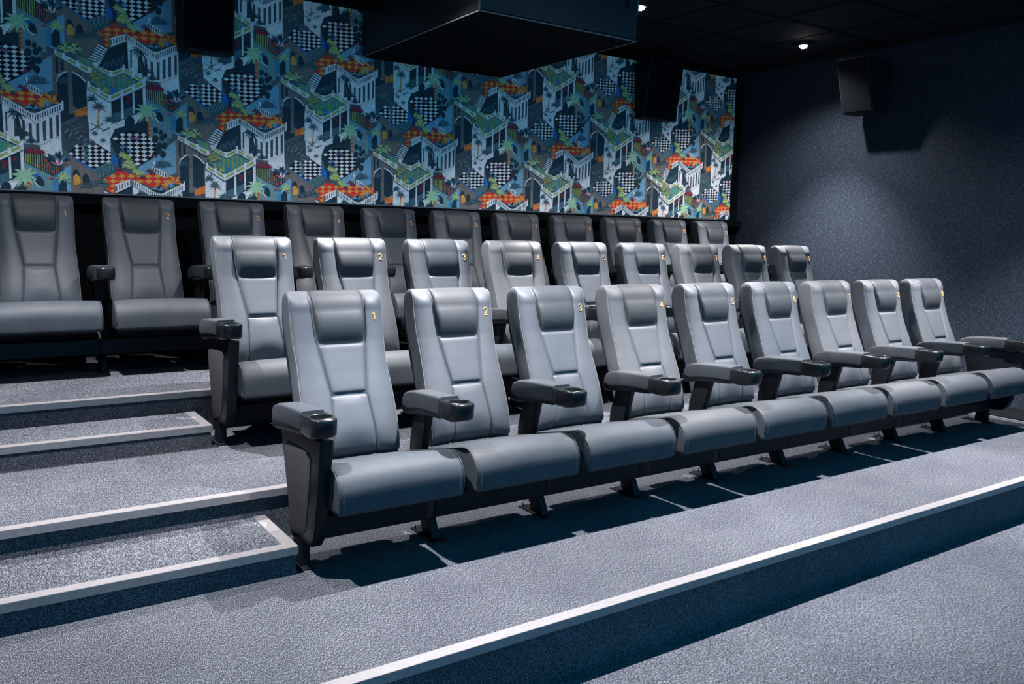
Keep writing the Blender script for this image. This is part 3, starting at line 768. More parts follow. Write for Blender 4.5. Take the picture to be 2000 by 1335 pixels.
(4,8,[1426,51,1432,49,1439,48,1446,46,1454,45,1463,43,1463,43,1457,52,1451,58,1444,61,1436,60,1428,55]),
(4,11,[1428,51,1436,55,1442,58,1448,61,1453,65,1458,67,1458,67,1450,71,1443,72,1436,70,1431,64,1426,55]),
(4,8,[1429,52,1435,60,1438,66,1440,72,1439,76,1438,78,1438,78,1432,78,1427,75,1425,71,1424,63,1425,54]),
(4,8,[1429,54,1430,65,1428,74,1425,80,1420,84,1413,85,1413,85,1412,81,1413,75,1415,68,1419,61,1425,52]),
(4,11,[1428,55,1423,64,1418,69,1412,71,1405,69,1397,64,1397,64,1401,62,1406,59,1412,56,1419,54,1426,51]),
(4,8,[1426,55,1420,59,1414,60,1409,58,1404,52,1400,42,1400,42,1407,45,1413,46,1419,48,1424,50,1428,51]),
(4,12,[1538,35,1544,34,1550,33,1555,34,1561,35,1566,37,1566,37,1561,39,1555,40,1550,40,1544,39,1538,37]),
(4,14,[1539,35,1544,36,1549,38,1553,41,1556,44,1560,48,1560,48,1554,47,1549,46,1545,44,1541,41,1538,37]),
(4,12,[1539,35,1543,38,1546,41,1548,45,1549,49,1549,53,1549,53,1545,51,1542,48,1539,44,1538,41,1537,36]),
(4,14,[1539,36,1541,41,1542,47,1542,52,1540,57,1538,62,1538,62,1536,57,1535,51,1535,46,1535,41,1537,36]),
(4,12,[1539,37,1538,41,1537,45,1534,49,1530,52,1526,55,1526,55,1527,50,1528,46,1530,42,1533,38,1537,35]),
(4,14,[1539,37,1536,40,1533,43,1529,44,1525,45,1520,45,1520,45,1523,41,1526,38,1529,36,1533,35,1538,35]),
(4,12,[1538,37,1533,38,1527,39,1521,38,1516,37,1510,34,1510,34,1516,33,1521,32,1527,32,1533,33,1538,35]),
(4,12,[1557,24,1563,23,1568,23,1574,23,1580,25,1585,27,1585,27,1580,28,1574,29,1568,29,1563,28,1557,26]),
(4,14,[1558,24,1563,26,1567,27,1572,30,1575,34,1578,38,1578,38,1573,37,1568,35,1564,33,1560,30,1556,26]),
(4,12,[1558,25,1562,28,1565,31,1566,34,1567,38,1568,43,1568,43,1564,40,1560,37,1558,34,1557,30,1556,26]),
(4,14,[1558,25,1560,31,1561,36,1560,41,1559,46,1557,51,1557,51,1555,46,1554,41,1553,36,1554,30,1556,25]),
(4,12,[1558,26,1557,31,1555,35,1553,39,1549,42,1545,44,1545,44,1545,40,1547,35,1549,31,1552,28,1556,25]),
(4,14,[1558,26,1555,30,1552,32,1548,33,1543,34,1539,34,1539,34,1541,31,1544,28,1548,26,1552,25,1556,24]),
(4,12,[1557,26,1551,28,1546,28,1540,28,1535,26,1529,24,1529,24,1535,22,1540,21,1546,21,1551,22,1557,24]),
(4,12,[1570,135,1576,133,1581,133,1587,133,1592,135,1598,137,1598,137,1592,139,1587,140,1581,140,1576,139,1570,137]),
(4,14,[1570,135,1576,136,1580,138,1584,141,1588,144,1591,148,1591,148,1586,147,1581,146,1577,143,1573,140,1569,136]),
(4,12,[1571,135,1575,138,1577,141,1579,145,1580,149,1581,153,1581,153,1577,150,1573,147,1571,144,1569,140,1569,136]),
(4,14,[1571,136,1573,141,1574,146,1573,151,1572,156,1570,161,1570,161,1568,156,1567,151,1566,146,1567,141,1569,136]),
(4,12,[1571,136,1570,141,1568,145,1565,149,1562,152,1558,154,1558,154,1558,150,1560,145,1562,141,1565,138,1569,135]),
(4,14,[1570,137,1568,140,1564,142,1561,144,1556,144,1552,144,1552,144,1554,141,1557,138,1561,136,1565,135,1569,135]),
(4,12,[1570,137,1564,138,1559,138,1553,138,1547,136,1542,134,1542,134,1547,132,1553,131,1559,131,1564,133,1570,135]),
(4,12,[1354,37,1359,35,1365,35,1370,35,1376,37,1381,39,1381,39,1376,41,1370,42,1365,42,1360,41,1354,39]),
(4,14,[1355,37,1360,38,1364,40,1368,42,1372,46,1375,50,1375,50,1370,49,1365,48,1361,45,1357,42,1354,39]),
(4,12,[1355,37,1359,40,1361,43,1363,47,1364,50,1364,55,1364,55,1361,52,1357,49,1355,46,1354,42,1353,38]),
(4,14,[1355,38,1357,43,1358,48,1357,53,1356,58,1354,63,1354,63,1352,58,1351,53,1351,48,1351,43,1353,38]),
(4,12,[1355,38,1354,43,1352,47,1350,51,1346,54,1342,56,1342,56,1343,52,1344,47,1346,43,1349,40,1353,37]),
(4,14,[1355,39,1352,42,1349,44,1345,46,1341,46,1336,46,1336,46,1339,43,1342,40,1345,38,1349,37,1353,37]),
(4,12,[1354,39,1349,40,1343,40,1338,40,1332,38,1327,36,1327,36,1332,35,1338,34,1343,34,1349,35,1354,37]),
(4,12,[1495,-8,1500,-9,1506,-9,1511,-9,1517,-7,1523,-5,1523,-5,1517,-4,1511,-3,1506,-3,1500,-4,1495,-5]),
(4,14,[1495,-7,1500,-6,1505,-4,1509,-2,1513,2,1516,6,1516,6,1511,5,1506,3,1501,1,1497,-2,1494,-6]),
(4,12,[1496,-7,1499,-4,1502,-1,1504,2,1505,6,1505,11,1505,11,1501,8,1498,5,1496,2,1494,-2,1494,-6]),
(4,14,[1496,-6,1497,-1,1498,4,1498,9,1497,14,1495,19,1495,19,1493,14,1491,9,1491,4,1492,-2,1493,-7]),
(4,12,[1496,-6,1495,-1,1493,3,1490,7,1487,10,1482,12,1482,12,1483,8,1484,3,1487,-1,1490,-4,1494,-7]),
(4,14,[1495,-6,1492,-2,1489,0,1485,2,1481,2,1477,2,1477,2,1479,-1,1482,-4,1486,-6,1490,-7,1494,-7]),
(4,12,[1495,-5,1489,-4,1483,-4,1478,-4,1472,-6,1467,-8,1467,-8,1472,-9,1478,-10,1483,-11,1489,-9,1495,-8]),
(4,3,[1620,91,1630,91,1639,91,1649,91,1658,93,1668,95,1668,95,1658,96,1649,97,1639,96,1630,95,1620,93]),
(4,14,[1621,92,1629,94,1636,97,1644,101,1651,106,1658,111,1658,111,1649,109,1641,106,1634,102,1627,98,1620,93]),
(4,3,[1621,92,1626,96,1631,101,1636,107,1639,113,1642,119,1642,119,1637,115,1631,110,1627,105,1623,99,1619,93]),
(4,14,[1621,92,1625,101,1627,109,1629,118,1630,126,1631,135,1631,135,1627,127,1624,119,1621,110,1620,101,1619,93]),
(4,3,[1621,93,1621,100,1620,108,1617,115,1614,122,1611,129,1611,129,1611,121,1612,114,1613,106,1616,99,1619,92]),
(4,14,[1621,93,1618,99,1614,104,1609,109,1604,113,1598,117,1598,117,1601,111,1605,105,1609,100,1614,96,1619,92]),
(4,3,[1621,93,1613,98,1604,102,1596,105,1587,107,1578,109,1578,109,1585,104,1593,100,1602,96,1611,94,1620,92]),
(4,14,[1620,93,1612,94,1604,94,1595,94,1587,92,1579,90,1579,90,1587,89,1595,88,1604,89,1612,90,1620,91]),
(4,3,[1601,67,1611,66,1620,66,1630,67,1639,69,1649,71,1649,71,1639,72,1630,72,1620,72,1611,71,1601,69]),
(4,14,[1602,67,1610,70,1617,73,1625,77,1632,82,1639,87,1639,87,1630,84,1622,82,1615,78,1608,74,1601,69]),
(4,3,[1602,68,1607,72,1612,77,1617,83,1620,89,1623,95,1623,95,1618,90,1612,86,1608,80,1604,75,1600,69]),
(4,14,[1602,68,1606,76,1608,85,1610,93,1611,102,1612,111,1612,111,1608,103,1605,94,1602,86,1601,77,1600,68]),
(4,3,[1602,68,1602,76,1601,84,1598,91,1595,98,1592,105,1592,105,1592,97,1593,89,1594,82,1597,75,1600,68]),
(4,14,[1602,69,1599,75,1595,80,1590,84,1585,89,1579,92,1579,92,1582,86,1586,81,1590,76,1595,72,1600,68]),
(4,3,[1602,69,1594,74,1585,77,1577,80,1568,83,1559,85,1559,85,1566,80,1574,76,1583,72,1592,69,1601,67]),
(4,14,[1601,69,1593,70,1585,70,1576,69,1568,68,1560,66,1560,66,1568,65,1576,64,1585,64,1593,65,1601,67]),
(4,3,[1246,-53,1254,-54,1263,-54,1272,-54,1281,-52,1290,-50,1290,-50,1281,-49,1272,-49,1263,-49,1254,-50,1246,-52]),
(4,14,[1246,-53,1254,-51,1261,-48,1268,-44,1274,-40,1281,-35,1281,-35,1273,-37,1266,-40,1258,-43,1252,-47,1245,-52]),
(4,3,[1246,-53,1252,-49,1256,-44,1260,-39,1264,-33,1267,-27,1267,-27,1261,-31,1256,-36,1252,-41,1248,-46,1245,-52]),
(4,14,[1246,-53,1250,-45,1253,-36,1254,-28,1255,-19,1256,-11,1256,-11,1252,-19,1249,-27,1247,-35,1245,-44,1245,-52]),
(4,3,[1246,-52,1246,-45,1245,-37,1243,-30,1240,-24,1237,-17,1237,-17,1237,-24,1238,-32,1239,-39,1242,-46,1245,-53]),
(4,14,[1246,-52,1243,-46,1240,-41,1235,-37,1230,-32,1225,-29,1225,-29,1228,-34,1231,-40,1235,-45,1240,-49,1245,-53]),
(4,3,[1246,-52,1239,-47,1231,-43,1223,-40,1214,-38,1206,-36,1206,-36,1213,-41,1220,-45,1228,-48,1237,-51,1245,-53]),
(4,14,[1246,-52,1238,-51,1230,-50,1222,-51,1214,-52,1207,-54,1207,-54,1214,-55,1222,-56,1230,-56,1238,-55,1246,-53]),
(4,3,[1157,-85,1166,-86,1174,-86,1183,-86,1192,-84,1201,-83,1201,-83,1192,-81,1183,-81,1174,-81,1166,-82,1157,-84]),
(4,14,[1157,-85,1165,-83,1172,-80,1179,-76,1185,-72,1192,-67,1192,-67,1184,-69,1177,-72,1170,-75,1163,-79,1156,-84]),
(4,3,[1158,-85,1163,-81,1167,-76,1171,-71,1175,-65,1178,-59,1178,-59,1172,-63,1167,-68,1163,-73,1159,-78,1156,-84]),
(4,14,[1158,-85,1161,-77,1164,-68,1166,-60,1167,-52,1167,-43,1167,-43,1163,-51,1160,-59,1158,-67,1157,-76,1156,-84]),
(4,3,[1158,-84,1157,-77,1156,-70,1155,-63,1152,-56,1149,-49,1149,-49,1149,-57,1149,-64,1151,-71,1153,-78,1156,-85]),
(4,14,[1158,-84,1155,-78,1151,-73,1147,-69,1142,-65,1137,-61,1137,-61,1139,-67,1143,-72,1146,-77,1151,-81,1156,-85]),
(4,3,[1157,-84,1150,-79,1142,-75,1134,-72,1126,-70,1118,-68,1118,-68,1125,-73,1132,-77,1140,-80,1148,-83,1156,-85]),
(4,14,[1157,-84,1149,-83,1142,-82,1134,-83,1126,-84,1119,-86,1119,-86,1126,-87,1134,-88,1141,-88,1149,-87,1157,-85]),
(4,3,[1204,-72,1213,-73,1222,-73,1231,-73,1239,-71,1248,-69,1248,-69,1239,-68,1231,-67,1222,-68,1213,-69,1204,-70]),
(4,14,[1204,-72,1212,-70,1219,-67,1226,-63,1233,-58,1239,-54,1239,-54,1231,-56,1224,-58,1217,-62,1210,-66,1204,-70]),
(4,3,[1205,-72,1210,-67,1215,-63,1219,-57,1222,-52,1225,-46,1225,-46,1219,-50,1214,-54,1210,-59,1206,-65,1203,-71]),
(4,14,[1205,-71,1208,-63,1211,-55,1213,-47,1214,-38,1214,-30,1214,-30,1211,-38,1208,-46,1205,-54,1204,-63,1203,-71]),
(4,3,[1205,-71,1205,-64,1204,-56,1202,-49,1199,-42,1196,-36,1196,-36,1196,-43,1196,-51,1198,-58,1200,-65,1203,-71]),
(4,14,[1205,-71,1202,-65,1198,-60,1194,-55,1189,-51,1184,-47,1184,-47,1186,-53,1190,-59,1193,-64,1198,-68,1203,-72]),
(4,3,[1204,-70,1197,-66,1189,-62,1181,-59,1173,-57,1164,-55,1164,-55,1172,-59,1179,-64,1187,-67,1195,-70,1204,-72]),
(4,14,[1204,-70,1196,-69,1189,-69,1181,-70,1173,-71,1165,-73,1165,-73,1173,-74,1181,-75,1188,-75,1196,-74,1204,-72]),
(3,0,[1557,77,1645,36,1645,-5,1557,37]),
(4,14,[1562,67,1568,64,1568,39,1561,42]),
(4,14,[1576,60,1583,57,1583,32,1576,35]),
(4,14,[1591,53,1597,50,1597,25,1591,28]),
(4,14,[1606,46,1612,43,1612,18,1605,21]),
(4,14,[1620,39,1627,36,1627,11,1620,14]),
(4,14,[1635,32,1642,29,1642,4,1635,7]),
(4,0,[1576,93,1575,86,1573,81,1570,78,1567,78,1564,80,1562,85,1561,92,1562,98,1564,104,1567,107,1570,107,1573,104,1575,99]),
(3,3,[1246,415,1254,415,1262,413,1271,409,1280,404,1290,396,1290,396,1283,408,1275,416,1266,420,1257,420,1248,417]),
(3,14,[1247,415,1256,419,1264,422,1273,423,1282,423,1291,420,1291,420,1282,427,1273,430,1265,430,1256,425,1247,417]),
(3,3,[1248,415,1255,423,1262,429,1268,434,1274,436,1280,436,1280,436,1272,440,1265,440,1258,436,1252,428,1246,417]),
(3,14,[1248,415,1255,429,1261,440,1265,449,1269,455,1272,459,1272,459,1265,457,1259,452,1254,443,1249,431,1246,416]),
(3,3,[1248,416,1250,430,1251,441,1251,449,1249,455,1247,457,1247,457,1245,454,1243,449,1243,441,1244,430,1246,416]),
(3,14,[1248,417,1246,429,1243,438,1239,444,1234,446,1228,445,1228,445,1230,443,1233,440,1236,434,1241,426,1246,415]),
(3,3,[1248,417,1240,428,1232,436,1223,439,1214,439,1204,436,1204,436,1212,435,1219,433,1228,429,1237,423,1246,415]),
(3,14,[1247,417,1238,424,1230,427,1221,426,1212,421,1203,412,1203,412,1212,416,1221,419,1229,419,1238,418,1247,415]),
(3,3,[1246,417,1239,420,1232,419,1226,415,1220,407,1214,396,1214,396,1222,404,1229,409,1236,413,1242,415,1248,415]),
(3,3,[1311,340,1319,340,1327,338,1336,334,1345,329,1355,321,1355,321,1348,332,1340,341,1331,345,1322,345,1312,342]),
(3,14,[1311,340,1320,344,1329,347,1338,348,1347,347,1356,345,1356,345,1347,352,1338,355,1329,355,1320,350,1311,342]),
(3,3,[1312,340,1320,348,1327,355,1333,359,1339,361,1344,361,1344,361,1337,365,1329,365,1323,361,1316,353,1311,342]),
(3,14,[1312,340,1319,354,1325,365,1330,374,1334,380,1337,384,1337,384,1330,382,1324,377,1318,368,1314,357,1310,341]),
(3,3,[1313,341,1315,355,1316,366,1315,375,1314,380,1312,382,1312,382,1309,380,1308,374,1307,366,1308,355,1310,341]),
(3,14,[1312,342,1310,354,1308,363,1303,369,1298,371,1293,370,1293,370,1294,369,1297,365,1300,359,1305,351,1310,340]),
(3,3,[1312,342,1304,353,1296,361,1287,365,1278,365,1268,361,1268,361,1275,361,1283,358,1292,354,1301,348,1311,340]),
(3,14,[1311,342,1303,349,1294,352,1285,351,1276,346,1267,337,1267,337,1276,342,1285,344,1294,344,1303,343,1311,340]),
(3,3,[1311,342,1303,345,1296,345,1290,340,1284,332,1278,321,1278,321,1286,329,1293,334,1300,338,1306,340,1312,340]),
(3,7,[1244,410,1253,411,1243,294,1236,293]),
(4,6,[1256,407,1255,402,1253,399,1250,397,1247,396,1244,398,1242,401,1242,406,1242,410,1244,414,1247,416,1250,416,1253,414,1255,411]),
(4,14,[1199,321,1263,290,1266,284,1201,316]),
(4,14,[1190,273,1267,326,1269,321,1192,268]),
(4,14,[1237,343,1237,277,1239,271,1240,338]),
(4,14,[1260,279,1308,304,1310,299,1263,273]),
(4,3,[1057,256,1061,254,1065,253,1069,254,1074,256,1078,259,1078,259,1074,262,1069,263,1065,263,1061,262,1057,259]),
(4,15,[1058,257,1062,259,1065,262,1067,265,1067,269,1066,273,1066,273,1062,271,1059,269,1056,266,1056,263,1056,258]),
(4,14,[1058,259,1059,262,1059,265,1057,268,1053,269,1050,270,1050,270,1049,266,1049,263,1050,260,1052,258,1056,257]),
(4,3,[1057,259,1053,261,1049,262,1045,261,1041,259,1037,256,1037,256,1041,254,1045,252,1049,252,1053,254,1057,256]),
(4,15,[1056,258,1052,256,1049,254,1048,250,1047,246,1048,242,1048,242,1052,244,1056,246,1058,249,1059,253,1058,257]),
(4,14,[1056,257,1055,253,1056,250,1058,248,1061,246,1065,246,1065,246,1066,249,1066,253,1065,256,1062,257,1058,259]),
(4,3,[1080,236,1084,234,1088,233,1092,234,1096,236,1100,239,1100,239,1096,241,1092,243,1088,243,1084,242,1080,239]),
(4,15,[1081,237,1085,239,1088,242,1089,245,1089,249,1089,253,1089,253,1085,251,1081,249,1079,246,1078,242,1078,238]),
(4,14,[1081,238,1082,242,1081,245,1079,247,1076,249,1072,250,1072,250,1071,246,1071,242,1072,240,1075,238,1078,237]),
(4,3,[1080,239,1076,241,1071,242,1067,241,1063,239,1059,236,1059,236,1063,234,1067,232,1071,232,1075,233,1080,236]),
(4,15,[1078,238,1074,236,1072,233,1070,230,1070,226,1070,222,1070,222,1075,224,1078,226,1080,229,1081,233,1081,237]),
(4,14,[1078,237,1078,233,1078,230,1080,228,1083,226,1087,225,1087,225,1088,229,1088,233,1087,235,1085,237,1081,238]),
(4,3,[1114,250,1118,248,1123,247,1127,247,1131,250,1135,253,1135,253,1131,255,1127,256,1123,257,1118,255,1114,253]),
(4,15,[1116,250,1120,253,1122,255,1124,259,1124,262,1124,267,1124,267,1119,265,1116,262,1114,259,1113,256,1113,252]),
(4,14,[1116,252,1116,256,1116,259,1114,261,1111,262,1107,263,1107,263,1106,259,1106,256,1107,253,1109,251,1113,250]),
(4,3,[1114,253,1110,255,1106,255,1102,255,1098,252,1094,250,1094,250,1098,247,1102,246,1106,246,1110,247,1114,250]),
(4,15,[1113,252,1109,250,1106,247,1105,244,1104,240,1105,235,1105,235,1109,237,1113,240,1115,243,1116,246,1116,250]),
(4,14,[1113,250,1112,246,1113,243,1115,241,1118,240,1122,239,1122,239,1123,243,1123,246,1122,249,1119,251,1116,252]),
(4,3,[1131,223,1135,221,1140,220,1144,221,1148,223,1152,226,1152,226,1148,229,1144,230,1140,230,1135,229,1131,226]),
(4,15,[1133,224,1137,226,1139,229,1141,232,1141,236,1141,240,1141,240,1136,239,1133,236,1131,233,1130,230,1130,225]),
(4,14,[1133,226,1133,229,1133,233,1131,235,1128,236,1124,237,1124,237,1123,233,1123,230,1124,227,1126,225,1130,224]),
(4,3,[1131,226,1127,228,1123,229,1119,228,1115,226,1110,223,1110,223,1115,221,1119,219,1123,219,1127,221,1131,223]),
(4,15,[1130,225,1126,223,1123,221,1122,217,1121,213,1122,209,1122,209,1126,211,1130,213,1132,216,1133,220,1133,224]),
(4,14,[1130,224,1129,220,1130,217,1132,215,1135,213,1139,212,1139,212,1140,216,1140,220,1139,223,1136,224,1133,226]),
(4,3,[1219,257,1223,255,1227,254,1232,255,1236,257,1240,260,1240,260,1236,263,1232,264,1227,264,1223,263,1219,260]),
(4,15,[1220,258,1224,260,1227,263,1229,266,1229,270,1228,275,1228,275,1224,273,1221,270,1218,267,1217,264,1218,259]),
(4,14,[1220,260,1221,263,1220,267,1218,269,1215,270,1211,271,1211,271,1210,267,1210,264,1211,261,1214,259,1218,258]),
(4,3,[1219,260,1215,262,1211,263,1206,262,1202,260,1198,257,1198,257,1202,255,1206,253,1210,253,1215,255,1219,257]),
(4,15,[1218,259,1214,257,1211,255,1209,251,1209,247,1210,243,1210,243,1214,245,1217,247,1220,250,1221,254,1220,258]),
(4,14,[1218,258,1217,254,1218,251,1220,249,1223,247,1227,246,1227,246,1228,250,1228,254,1227,257,1224,258,1220,260]),
(4,3,[1160,209,1164,207,1168,206,1173,207,1177,209,1181,212,1181,212,1177,214,1173,216,1169,216,1164,214,1160,212]),
(4,15,[1161,210,1165,212,1168,214,1170,218,1170,222,1169,226,1169,226,1165,224,1162,222,1159,219,1158,215,1159,211]),
(4,14,[1161,211,1162,215,1162,218,1160,220,1156,222,1152,223,1152,223,1151,219,1151,215,1152,212,1155,211,1159,209]),
(4,3,[1160,212,1156,214,1152,215,1148,214,1143,212,1139,209,1139,209,1143,206,1147,205,1152,205,1156,206,1160,209]),
(4,15,[1159,211,1155,209,1152,206,1150,203,1150,199,1151,195,1151,195,1155,197,1159,199,1161,202,1162,205,1161,210]),
(4,14,[1159,209,1158,206,1159,203,1161,200,1164,199,1168,198,1168,198,1169,202,1169,205,1168,208,1165,210,1161,211]),
(4,3,[1154,175,1158,173,1162,172,1166,173,1171,175,1175,178,1175,178,1171,180,1167,182,1162,182,1158,181,1154,178]),
(4,15,[1155,176,1159,178,1162,181,1164,184,1164,188,1163,192,1163,192,1159,190,1155,188,1153,185,1152,182,1153,177]),
(4,14,[1155,178,1156,181,1155,184,1153,187,1150,188,1146,189,1146,189,1145,185,1145,182,1146,179,1149,177,1152,176]),
(4,3,[1154,178,1150,180,1146,181,1141,180,1137,178,1133,175,1133,175,1137,173,1141,171,1145,171,1150,173,1154,175]),
(4,15,[1153,177,1149,175,1146,173,1144,169,1144,165,1145,161,1145,161,1149,163,1152,165,1155,168,1156,172,1155,176]),
(4,14,[1152,176,1152,172,1152,169,1154,167,1158,165,1162,164,1162,164,1163,168,1163,172,1162,175,1159,176,1155,178]),
(4,3,[1159,142,1164,140,1168,139,1172,140,1176,142,1180,145,1180,145,1176,148,1172,149,1168,149,1164,148,1159,145]),
(4,15,[1161,143,1165,145,1168,148,1169,151,1169,155,1169,160,1169,160,1164,158,1161,155,1159,152,1158,149,1158,145]),
(4,14,[1161,145,1161,148,1161,152,1159,154,1156,155,1152,156,1152,156,1151,152,1151,149,1152,146,1154,144,1158,143]),
(4,3,[1159,145,1155,147,1151,148,1147,148,1143,145,1138,143,1138,143,1143,140,1147,139,1151,138,1155,140,1159,142]),
(4,15,[1158,145,1154,142,1151,140,1150,136,1149,132,1150,128,1150,128,1154,130,1158,132,1160,135,1161,139,1161,143]),
(4,14,[1158,143,1157,139,1158,136,1160,134,1163,132,1167,131,1167,131,1168,135,1168,139,1167,142,1164,144,1161,145]),
(4,3,[1156,109,1160,107,1164,106,1169,107,1173,109,1177,112,1177,112,1173,114,1169,116,1165,116,1160,114,1156,112]),
(4,15,[1157,110,1161,112,1164,114,1166,118,1166,122,1165,126,1165,126,1161,124,1158,122,1155,119,1154,115,1155,111]),
(4,14,[1157,111,1158,115,1158,118,1156,120,1152,122,1148,123,1148,123,1147,119,1147,115,1148,113,1151,111,1155,110]),
(4,3,[1156,112,1152,114,1148,115,1144,114,1139,112,1135,109,1135,109,1139,107,1143,105,1148,105,1152,106,1156,109]),
(4,15,[1155,111,1151,109,1148,106,1146,103,1146,99,1147,95,1147,95,1151,97,1155,99,1157,102,1158,106,1157,110]),
(4,14,[1155,110,1154,106,1155,103,1157,100,1160,99,1164,98,1164,98,1165,102,1165,105,1164,108,1161,110,1157,111]),
(4,3,[1162,81,1166,79,1170,78,1174,79,1178,81,1183,84,1183,84,1178,87,1174,88,1170,88,1166,87,1162,85]),
(4,15,[1163,82,1167,84,1170,87,1171,90,1172,94,1171,99,1171,99,1167,97,1163,94,1161,91,1160,88,1160,84]),
(4,14,[1163,84,1164,88,1163,91,1161,93,1158,94,1154,95,1154,95,1153,92,1153,88,1154,85,1157,83,1160,82]),
(4,3,[1162,85,1157,87,1153,87,1149,87,1145,85,1141,82,1141,82,1145,79,1149,78,1153,78,1157,79,1162,81]),
(4,15,[1160,84,1156,82,1153,79,1152,76,1152,72,1152,67,1152,67,1157,69,1160,72,1162,74,1163,78,1163,82]),
(4,14,[1160,82,1160,78,1160,75,1162,73,1165,71,1169,70,1169,70,1170,74,1170,78,1169,81,1167,83,1163,84]),
(4,3,[1266,216,1270,214,1274,213,1279,214,1283,216,1287,219,1287,219,1283,222,1279,223,1274,223,1270,222,1266,219]),
(4,15,[1267,217,1271,219,1274,222,1276,225,1276,229,1275,234,1275,234,1271,232,1267,229,1265,226,1264,223,1264,218]),
(4,14,[1267,219,1268,222,1267,225,1265,228,1262,229,1258,230,1258,230,1257,226,1257,223,1258,220,1261,218,1264,217]),
(4,3,[1266,219,1262,221,1257,222,1253,221,1249,219,1244,216,1244,216,1249,214,1253,212,1257,212,1261,213,1266,216]),
(4,15,[1264,218,1260,216,1257,213,1256,210,1256,206,1256,202,1256,202,1261,204,1264,206,1267,209,1267,213,1267,217]),
(4,14,[1264,217,1264,213,1264,210,1266,208,1270,206,1274,205,1274,205,1275,209,1275,213,1274,215,1271,217,1267,219]),
(4,12,[1440,240,1445,239,1450,239,1455,239,1460,241,1465,243,1465,243,1460,244,1455,245,1450,245,1445,244,1440,242]),
(4,16,[1441,240,1446,242,1449,244,1453,247,1455,250,1458,254,1458,254,1453,253,1449,251,1445,249,1442,246,1440,242]),
(4,13,[1441,241,1444,244,1446,247,1447,250,1447,254,1446,258,1446,258,1443,255,1441,252,1439,249,1439,245,1439,241]),
(4,12,[1441,242,1442,246,1441,251,1439,255,1436,259,1433,262,1433,262,1433,257,1433,253,1434,248,1436,244,1439,241]),
(4,16,[1441,242,1439,246,1436,248,1432,250,1428,251,1423,252,1423,252,1425,248,1428,245,1431,242,1435,241,1440,240]),
(4,13,[1440,242,1437,244,1433,244,1429,243,1426,242,1422,240,1422,240,1426,238,1429,237,1433,237,1437,238,1440,240]),
(4,12,[1471,237,1476,235,1481,235,1486,236,1491,237,1496,239,1496,239,1491,241,1486,242,1481,242,1476,241,1471,239]),
(4,16,[1472,237,1476,238,1480,240,1483,243,1486,247,1488,251,1488,251,1484,249,1480,248,1476,245,1473,242,1470,238]),
(4,13,[1472,237,1475,240,1477,244,1478,247,1478,251,1477,254,1477,254,1474,251,1471,248,1470,245,1469,242,1470,238]),
(4,12,[1472,238,1472,243,1471,247,1470,251,1467,255,1464,259,1464,259,1463,254,1463,249,1465,245,1467,241,1470,237]),
(4,16,[1472,239,1469,242,1466,245,1463,247,1458,248,1454,248,1454,248,1456,244,1459,241,1462,239,1466,238,1470,237]),
(4,13,[1471,239,1467,240,1464,241,1460,240,1456,238,1453,236,1453,236,1456,235,1460,234,1464,234,1467,235,1471,237]),
(4,13,[1385,180,1390,179,1395,178,1400,179,1405,180,1410,182,1410,182,1405,184,1400,185,1395,185,1390,184,1385,182]),
(4,5,[1386,180,1390,181,1394,183,1398,186,1400,190,1403,194,1403,194,1398,192,1394,191,1390,189,1387,185,1385,182]),
(4,13,[1386,181,1389,184,1391,187,1392,190,1392,194,1391,197,1391,197,1388,195,1386,192,1384,188,1384,185,1384,181]),
(4,5,[1386,181,1386,186,1386,191,1384,195,1381,198,1378,202,1378,202,1378,197,1378,192,1379,188,1381,184,1384,180]),
(4,13,[1386,182,1384,185,1381,188,1377,190,1373,191,1368,191,1368,191,1370,188,1373,185,1376,182,1380,181,1385,180]),
(4,5,[1385,182,1382,183,1378,184,1374,183,1371,182,1367,180,1367,180,1371,178,1374,177,1378,177,1382,178,1385,180]),
(4,13,[1415,153,1420,152,1425,152,1430,152,1435,154,1440,156,1440,156,1435,158,1430,159,1425,159,1420,157,1416,156]),
(4,5,[1416,154,1421,155,1425,157,1428,160,1431,163,1433,167,1433,167,1428,166,1424,165,1420,162,1417,159,1415,155]),
(4,13,[1417,154,1419,157,1421,160,1422,164,1422,167,1421,171,1421,171,1418,168,1416,165,1414,162,1414,158,1414,155]),
(4,5,[1417,155,1417,160,1416,164,1414,168,1411,172,1408,176,1408,176,1408,171,1408,166,1409,162,1411,158,1414,154]),
(4,13,[1416,155,1414,159,1411,162,1407,163,1403,165,1398,165,1398,165,1401,161,1403,158,1406,156,1410,154,1415,154]),
(4,5,[1416,156,1412,157,1408,157,1405,157,1401,155,1397,153,1397,153,1401,152,1405,151,1408,151,1412,152,1415,153]),
(4,12,[1201,201,1205,200,1210,199,1215,200,1220,202,1224,204,1224,204,1220,205,1215,206,1210,206,1206,205,1201,203]),
(4,16,[1201,201,1206,203,1210,205,1213,207,1215,211,1218,215,1218,215,1213,213,1209,212,1205,210,1203,207,1200,203]),
(4,13,[1202,202,1205,205,1206,208,1207,211,1207,215,1206,218,1206,218,1204,215,1201,212,1200,209,1199,206,1200,202]),
(4,12,[1202,202,1202,207,1201,212,1200,216,1197,219,1194,223,1194,223,1193,218,1194,213,1195,209,1197,205,1200,202]),
(4,16,[1201,203,1199,206,1196,209,1193,211,1189,212,1184,212,1184,212,1187,209,1189,206,1192,203,1196,202,1200,201]),
(4,13,[1201,203,1197,204,1194,205,1190,204,1187,203,1183,201,1183,201,1187,199,1190,198,1194,198,1197,199,1201,201]),
(0,15,[1563,474,1686,449,1686,265,1623,260,1563,311]),
(0,5,[1562,132,1714,257,1714,43,1653,12,1562,67]),
(0,5,[1684,446,1791,509,1791,337,1735,289,1684,306]),
(1,4,[1684,446,1714,461,1714,308,1684,306]),
(2,2,[1714,308,1714,378,1737,412,1761,400,1761,317,1737,301]),
